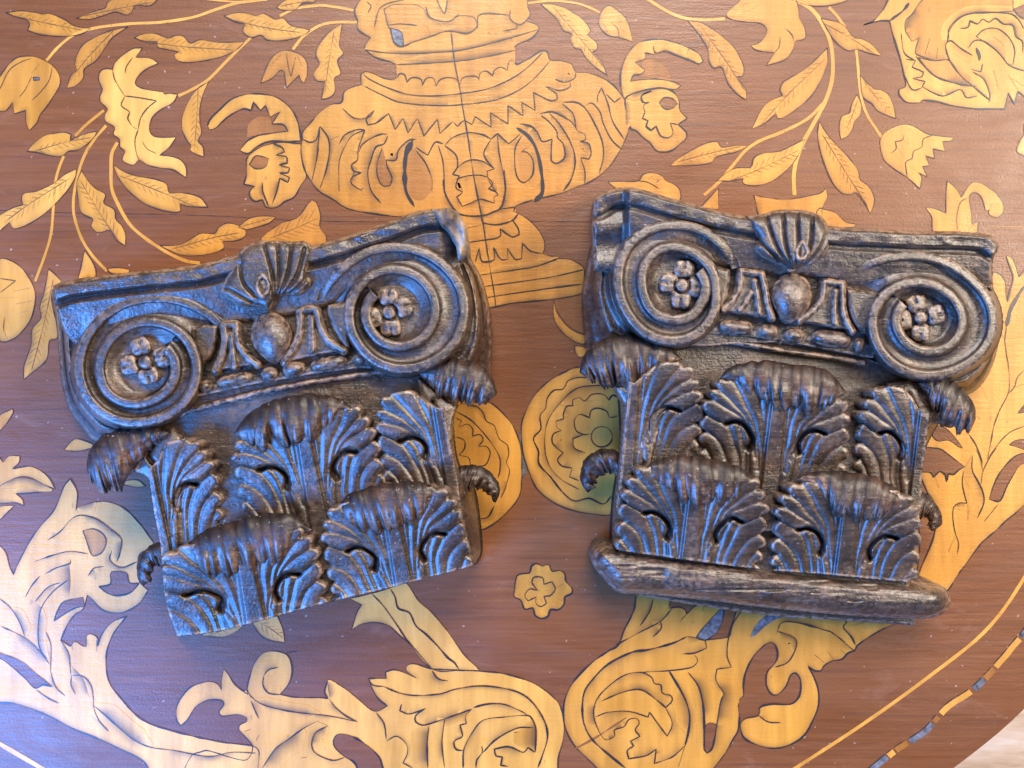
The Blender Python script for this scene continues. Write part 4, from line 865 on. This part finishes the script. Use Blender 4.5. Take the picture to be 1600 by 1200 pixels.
for q in ('350,508 368,506 376,548 404,570 336,580 350,545', '469,486 493,482 508,524 539,547 442,567 466,530'):
    fn, b_ = rounded(q, 124, 8, 4); relief(lc, 'dart_ground', b_, fn, 100)
fn, b_ = rounded('298,511 322,506 342,507 338,535 328,560 316,568 304,545', 122, 14, 8); relief(lc, 'echinus_panel', b_, fn, 100)
fn, b_ = rounded('510,476 545,470 548,545 538,545 522,520 512,495', 122, 14, 8); relief(lc, 'echinus_panel', b_, fn, 100)
for c_, rx, ry in (((320, 603), 12, 10), ((366, 593), 29, 10), ((421, 584), 14, 12), ((459, 576), 19, 13), ((514, 567), 30, 11), ((562, 560), 12, 9)):
    ellipsoid(lc, 'bead', c_, rx, ry, math.radians(-11), 116, 19, pw=3.5 if rx > 25 else 2.2, floor=98)
strokes_part(lc, 'fillet', ['270,652 300,641 360,625 410,612 450,604 520,592 605,580'], 5, 108, 8, 90)
v1 = volute(lc, (233, 575), {25: 132, 40: 126, 60: 117, 90: 108, 120: 107, 150: 108, 180: 110, 210: 106, 240: 95, 270: 82, 300: 77, 330: 75, 360: 74, 420: 73, 450: 72, 480: 73, 510: 75, 540: 78, 570: 76, 600: 64, 630: 52, 660: 46, 690: 43, 720: 42, 770: 41}, False)
rosette(lc, (227, 566), v1, 0, 130, pet=[(220, 541), (254, 558), (232, 588), (201, 571)], seed=1)
v2 = volute(lc, (612, 487), {8: 113, 25: 106, 45: 101, 90: 100, 135: 108, 160: 114, 180: 114, 210: 108, 235: 98, 270: 87, 315: 72, 360: 66, 400: 64, 450: 66, 490: 69, 540: 69, 580: 63, 630: 53, 675: 44, 720: 40, 765: 38}, True, ztop=152)
rosette(lc, (608, 488), v2, 0, 132, pet=[(606, 463), (631, 480), (610, 512), (584, 496)], seed=5)
# fleuron at the middle of the abacus
def boss(cap, name, outline, gr, z0, h, rad, depth=5.5):
    O = spline(pts(outline), True, 4)
    def fn(X, Y):
        s = sdf(X, Y, O); t = np.clip(s/rad, 0, 1)
        return grooves(z0+h*np.sqrt(np.clip(1-(1-t)**2, 0, 1)), X, Y, gr, depth, 3.0), s > 0
    return relief(cap, name, bb(O), fn, 100)
boss(lc, 'fleuron', '344,456 352,434 364,414 375,390 400,377 430,375 455,377 478,377 489,395 481,424 487,444 470,461 448,463 432,472 420,489 405,482 375,480 358,470',
     ('430,470 436,425 434,380', '434,468 450,425 456,382', '438,468 464,430 476,388', '440,468 470,445 488,420', '394,474 374,462 352,450', '398,462 380,440 374,405', '428,464 426,430 414,384'), 134, 22, 16)
ellipsoid(lc, 'fleuron_bud', (409, 447), 19, 36, math.radians(-6), 136, 24, floor=110)
strokes_part(lc, 'fleuron_pod', ['410,430 402,440 403,455 410,464 418,455 419,441 410,430'], 3.5, 156, 8, 130)
# acanthus leaves
def leafset(cap, O, lip=None, **k):
    fn, b_ = leaf_fn(cap, np.array(O, float), **k)
    o = relief(cap, 'acanthus_leaf', b_, fn, 84)
    return o
clipL = spline(pts('150,560 700,540 706,640 714,740 724,820 742,884 600,921 500,945 350,985 277,995 264,962 257,930 254,900 250,850 240,800 232,745 222,700'), True, 4, 50)
u2 = leafset(lc, (500, 825), clip=clipL, z0=103, rise=30)
u1 = leafset(lc, (256, 876), sides=(1,), clip=clipL, z0=103, rise=28, su=.92)
u3 = leafset(lc, (714, 780), sides=(-1,), clip=clipL, z0=103, rise=28, su=.92)
l1 = leafset(lc, (409, 1015), clip=clipL, z0=108, rise=36, su=1.0, sleft=1.3)
l2 = leafset(lc, (638, 952), clip=clipL, z0=108, rise=36, su=.98)
roll(lc, 'leaf_tip', '364,676 374,660 392,645 425,628 470,618 515,618 548,632 556,642', '366,680 385,697 404,706 430,694 470,690 503,680 528,650 552,644', 138, 24, 11, u2, 1)
roll(lc, 'leaf_tip', '280,868 296,846 330,826 370,816 392,808 430,803 462,805 490,826', '282,872 305,884 330,898 356,896 400,890 428,882 468,842 488,830', 144, 26, 12, l1, 2)
roll(lc, 'leaf_tip', '517,808 530,786 552,770 587,760 618,756 650,753 682,762 700,776', '519,812 540,818 575,834 602,833 622,826 650,818 676,788 698,780', 144, 26, 12, l2, 3)
roll(lc, 'leaf_tip', '268,674 245,666 205,669 168,680 148,693 136,714 134,730', '264,680 240,700 214,730 196,752 168,768 146,762 137,745', 118, 30, 8, u1, 4, droop=.5)
roll(lc, 'leaf_tip', '655,578 680,568 712,562 748,571 768,588 778,608', '656,590 675,608 697,627 725,632 755,632 775,622', 120, 26, 8, u3, 5, droop=.4)
def web(cap, poly, gr, dz):
    O = spline(pts(poly), True, 4)
    def fn(X, Y):
        s = sdf(X, Y, O); Z = 112+dz+7*np.sqrt(np.clip(s/14, 0, 1)); Z = grooves(Z, X, Y, gr, 9, 4)
        return Z, s > 0
    relief(cap, 'leaf_stalk', bb(O), fn, 70)
web(lc, '268,668 238,690 206,738 224,742 240,760 262,812 276,812 286,760 282,685', ('238,690 232,712 244,726 256,722', '262,700 262,750 268,790'), 0)
web(lc, '652,588 700,628 714,634 707,655 702,720 688,740 668,700 656,625', ('676,628 680,660 684,700',), 0)
roll(lc, 'side_leaf', '266,846 245,848 228,858 217,873 214,892 219,912', '262,905 252,888 244,882 238,890 236,905 226,918', 56, 24, 4, None, 41)
roll(lc, 'side_leaf', '708,728 745,727 768,740 781,762 778,785', '708,776 735,765 750,764 763,772 770,786', 56, 26, 4, None, 42)

# ================= right capital =================
rc = Cap('dark carved wooden capital standing on a rounded base bar, tilted slightly clockwise', (1220, 640), math.radians(-5.5))
RCtop = spline(pts('929,309 950,297 980,292 1010,297 1042,307 1080,317 1117,327 1165,337 1230,345 1320,355 1375,357 1425,360 1500,361 1545,366 1560,376'), False, 4)
bellR = spline(pts('960,560 966,630 968,700 956,780 953,850 960,905 1180,935 1430,925 1438,860 1437,800 1441,735 1448,700 1462,672 1500,610 1300,540 1100,530'), True, 4, 50)
def exr(X, Y, Z, so, out, t):
    return grooves(Z, X, Y, ('985,612 994,640 998,670 996,725 990,760', '1420,762 1420,730 1426,700 1438,675'), 11, 3.2)
fn, b_ = slab(bellR, '975,565 980,630 982,700 975,780 970,850 974,895 1180,925 1418,915 1424,860 1424,800 1428,735 1436,700 1450,668 1480,610 1300,545 1100,535', 0, 104, exr)
relief(rc, 'bell', b_, fn, 0)
fn, b_ = slab('929,309 950,297 1165,337 1320,355 1545,366 1560,376 1560,388 1553,402 1551,430 1553,450 1562,492 1564,520 1560,540 1552,570 1537,598 1512,617 1440,610 1360,560 1200,540 1090,548 1000,560 918,556 912,500 910,455 917,417 922,387 928,368 927,340',
              '962,330 1165,345 1320,365 1530,380 1538,430 1545,460 1550,500 1544,535 1528,560 1490,584 1440,590 1360,550 1200,535 1090,540 1010,528 985,505 962,470 956,430 966,390', 24, 116, ex2)
relief(rc, 'side_moulding', b_, fn, 8, rough=1.5)
abR = spline(np.vstack([RCtop[::4], pts('1560,388 1553,404 1550,430 1552,455 1500,450 1440,430 1330,446 1290,434 1190,425 1115,414 1060,420 975,430 930,420 926,390 927,340')]), True, 4, 50)
def abfr(X, Y):
    s = sdf(X, Y, abR); d = seg_dist(X, Y, RCtop, False)
    Z = np.interp(d, [0, 3, 8, 22, 25, 29, 33, 38, 55, 90], [138, 146, 150, 149, 147, 140, 140, 144, 141, 132])
    lf = sm(985, 972, X); Z = Z-lf*(14-4*np.sin(Y/9))
    Z = Z+3*noise(X, Y, 18, 10, seed=6)*(d < 26)
    return Z-(6*np.clip(1-s/5, 0, 1)), s > 0
relief(rc, 'abacus', bb(abR), abfr, 90, rough=1.2)
ecR = spline(pts('1095,412 1150,420 1290,434 1385,452 1365,560 1300,548 1200,530 1090,520 1100,480'), True, 4)
rc_o = np.array([1237., 470.])
def ecfr(X, Y):
    s = sdf(X, Y, ecR); dx, dy = X-rc_o[0], Y-rc_o[1]; w_ = dx*rc.a[0]+dy*rc.a[1]
    return 118+7*sm(-25, 30, w_)-5*sm(-60, -42, w_), s > 0
relief(rc, 'echinus', bb(ecR), ecfr, 90)
ellipsoid(rc, 'egg', (1237, 464), 33, 42, math.radians(5), 124, 30, egg=True, floor=100)
strokes_part(rc, 'dart', ['1158,424 1156,448 1146,468 1130,484', '1190,428 1196,455 1200,478 1207,497', '1158,424 1190,428', '1179,440 1183,465 1186,489', '1174,458 1164,474 1156,484'], 6.6, 126, 14, 100)
strokes_part(rc, 'dart', ['1289,440 1284,468 1270,486 1250,501', '1316,443 1317,480 1322,500 1332,518', '1289,440 1316,443', '1306,455 1304,480 1305,507'], 6.6, 126, 14, 100)
for q in ('1158,424 1190,428 1200,470 1209,498 1128,486 1154,456', '1289,440 1316,443 1320,490 1334,518 1248,502 1282,470'):
    fn, b_ = rounded(q, 124, 8, 4); relief(rc, 'dart_ground', b_, fn, 100)
fn, b_ = rounded('1112,414 1142,420 1141,448 1134,475 1124,492 1112,480', 122, 14, 8); relief(rc, 'echinus_panel', b_, fn, 100)
fn, b_ = rounded('1322,450 1375,456 1372,500 1352,522 1334,508 1324,480', 122, 14, 8); relief(rc, 'echinus_panel', b_, fn, 100)
for c_, rx, ry in (((1150, 511), 28, 12), ((1200, 518), 17, 13), ((1242, 524), 17, 12), ((1300, 529), 32, 14), ((1343, 539), 9, 12)):
    ellipsoid(rc, 'bead', c_, rx, ry, math.radians(6), 116, 19, pw=3.5 if rx > 25 else 2.2, floor=98)
strokes_part(rc, 'fillet', ['1092,530 1150,535 1217,547 1290,557 1350,567'], 5, 108, 8, 90)
v3 = volute(rc, (1064, 447), {18: 90, 45: 90, 70: 93, 105: 97, 128: 103, 146: 104, 165: 100, 194: 95, 213: 92, 230: 92, 251: 88, 272: 84, 296: 75, 322: 65, 351: 55, 390: 54, 417: 55, 450: 60, 470: 65, 495: 67, 516: 65, 540: 60, 568: 59, 585: 59, 615: 54, 645: 50, 675: 42, 720: 39, 760: 37}, False, ztop=152)
rosette(rc, (1066, 446), v3, 0, 132, pet=[(1069, 420), (1087, 448), (1064, 468), (1044, 442)], seed=8)
v4 = volute(rc, (1440, 498), {22: 140, 35: 126, 54: 112, 81: 98, 112: 95, 139: 97, 163: 108, 177: 112, 197: 112, 212: 106, 229: 98, 240: 94, 264: 88, 290: 84, 315: 81, 340: 78, 366: 75, 379: 72, 398: 67, 422: 61, 450: 57, 480: 56, 512: 60, 541: 65, 566: 64, 593: 59, 619: 52, 654: 45, 680: 42, 720: 39, 760: 37}, True, ztop=152)
rosette(rc, (1439, 496), v4, 0, 132, pet=[(1432, 474), (1463, 492), (1439, 520), (1412, 500)], seed=11)
boss(rc, 'fleuron', '1165,337 1172,360 1181,373 1176,388 1190,403 1215,413 1234,427 1250,421 1274,412 1292,396 1299,370 1293,350 1280,335 1250,327 1210,328 1195,333',
     ('1236,420 1214,385 1198,340', '1239,420 1228,380 1224,334', '1244,420 1248,385 1246,334', '1232,420 1202,392 1176,366', '1252,420 1280,392 1294,362', '1248,420 1266,385 1270,338'), 132, 26, 20)
strokes_part(rc, 'fleuron_pod', ['1254,378 1245,392 1247,404 1256,404 1262,392 1254,378'], 5, 148, 12, 120)
clipR = spline(pts('900,540 1520,560 1470,660 1450,700 1442,735 1440,800 1440,860 1436,912 1300,899 1180,889 1005,866 958,858 953,850 956,780 968,700 966,630'), True, 4, 50)
u2 = leafset(rc, (1202, 776), clip=clipR, z0=103, rise=30)
u1 = leafset(rc, (975, 741), sides=(1,), clip=clipR, z0=103, rise=28, su=.97)
u3 = leafset(rc, (1433, 790), sides=(-1,), clip=clipR, z0=103, rise=28, su=.90)
l1 = leafset(rc, (1073, 915), clip=clipR, z0=108, rise=36)
l2 = leafset(rc, (1314, 941), clip=clipR, z0=108, rise=36)
roll(rc, 'leaf_tip', '1122,590 1135,576 1167,567 1205,565 1250,571 1285,578 1305,588 1324,610', '1126,594 1150,602 1172,622 1200,636 1230,638 1262,641 1284,643 1304,632 1322,616', 138, 24, 12, u2, 21)
roll(rc, 'leaf_tip', '998,740 1012,726 1035,716 1067,713 1105,718 1142,725 1170,738 1188,754', '1001,745 1026,758 1050,778 1080,788 1110,791 1143,788 1168,772 1186,758', 144, 26, 12, l1, 22)
roll(rc, 'leaf_tip', '1236,748 1255,740 1290,737 1330,740 1365,747 1395,760 1412,774 1422,790', '1242,754 1272,764 1292,786 1308,810 1330,812 1352,820 1378,811 1402,802 1420,794', 144, 26, 12, l2, 23)
roll(rc, 'leaf_tip', '1070,560 1040,538 1005,528 965,526 935,534 912,555 902,578', '1064,564 1035,580 1010,593 985,607 955,606 930,602 910,588', 118, 30, 9, u1, 24, droop=.4)
roll(rc, 'leaf_tip', '1430,596 1450,590 1482,594 1500,606 1514,620 1524,636 1525,650', '1436,602 1449,625 1462,645 1476,664 1497,676 1515,674 1524,660', 118, 26, 5, u3, 25, amp=.06, droop=.4)
web(rc, '1062,556 1005,596 962,605 972,625 988,650 1000,700 1012,740 1028,680 1062,590', ('1020,600 1010,640 1012,690',), 0)
web(rc, '1432,598 1478,664 1458,664 1442,682 1428,735 1412,735 1404,660 1384,598', ('1418,618 1428,640 1414,656', '1400,610 1410,680'), 0)
roll(rc, 'side_leaf', '976,704 942,702 917,714 909,732 907,752 915,770', '970,756 960,742 948,740 934,748 930,760 922,770', 56, 26, 4, None, 43)
roll(rc, 'side_leaf', '1428,762 1452,775 1468,798 1472,817 1462,830', '1430,820 1444,808 1450,812 1450,822 1452,830', 54, 24, 4, None, 44)
barO = spline(pts('936,854 955,852 1005,860 1130,875 1200,885 1300,895 1420,907 1455,911 1475,917 1486,935 1482,952 1465,964 1432,967 1325,962 1180,948 1100,938 997,928 966,926 944,906 926,882 927,864'), True, 4, 45)
def barf(X, Y):
    s = sdf(X, Y, barO); t = np.clip(s/28, 0, 1); return 62+58*np.sqrt(1-(1-t)**2)+2.2*noise(X, Y, 40, 5, seed=14)-5*np.clip(noise(X, Y, 30, 6, seed=15)-.2, 0, 1)*3, s > 0
relief(rc, 'base_moulding', bb(barO), barf, 12, rough=1.3, wadd=.12)
plO = spline(pts('960,900 1420,920 1432,965 1430,978 1325,971 1200,962 1100,948 997,931 966,922'), True, 4, 45)
relief(rc, 'base_fillet', bb(plO), lambda X, Y: (34+np.clip(sdf(X, Y, plO), 0, 3)*2, sdf(X, Y, plO) > 0), 0, rough=1.0)
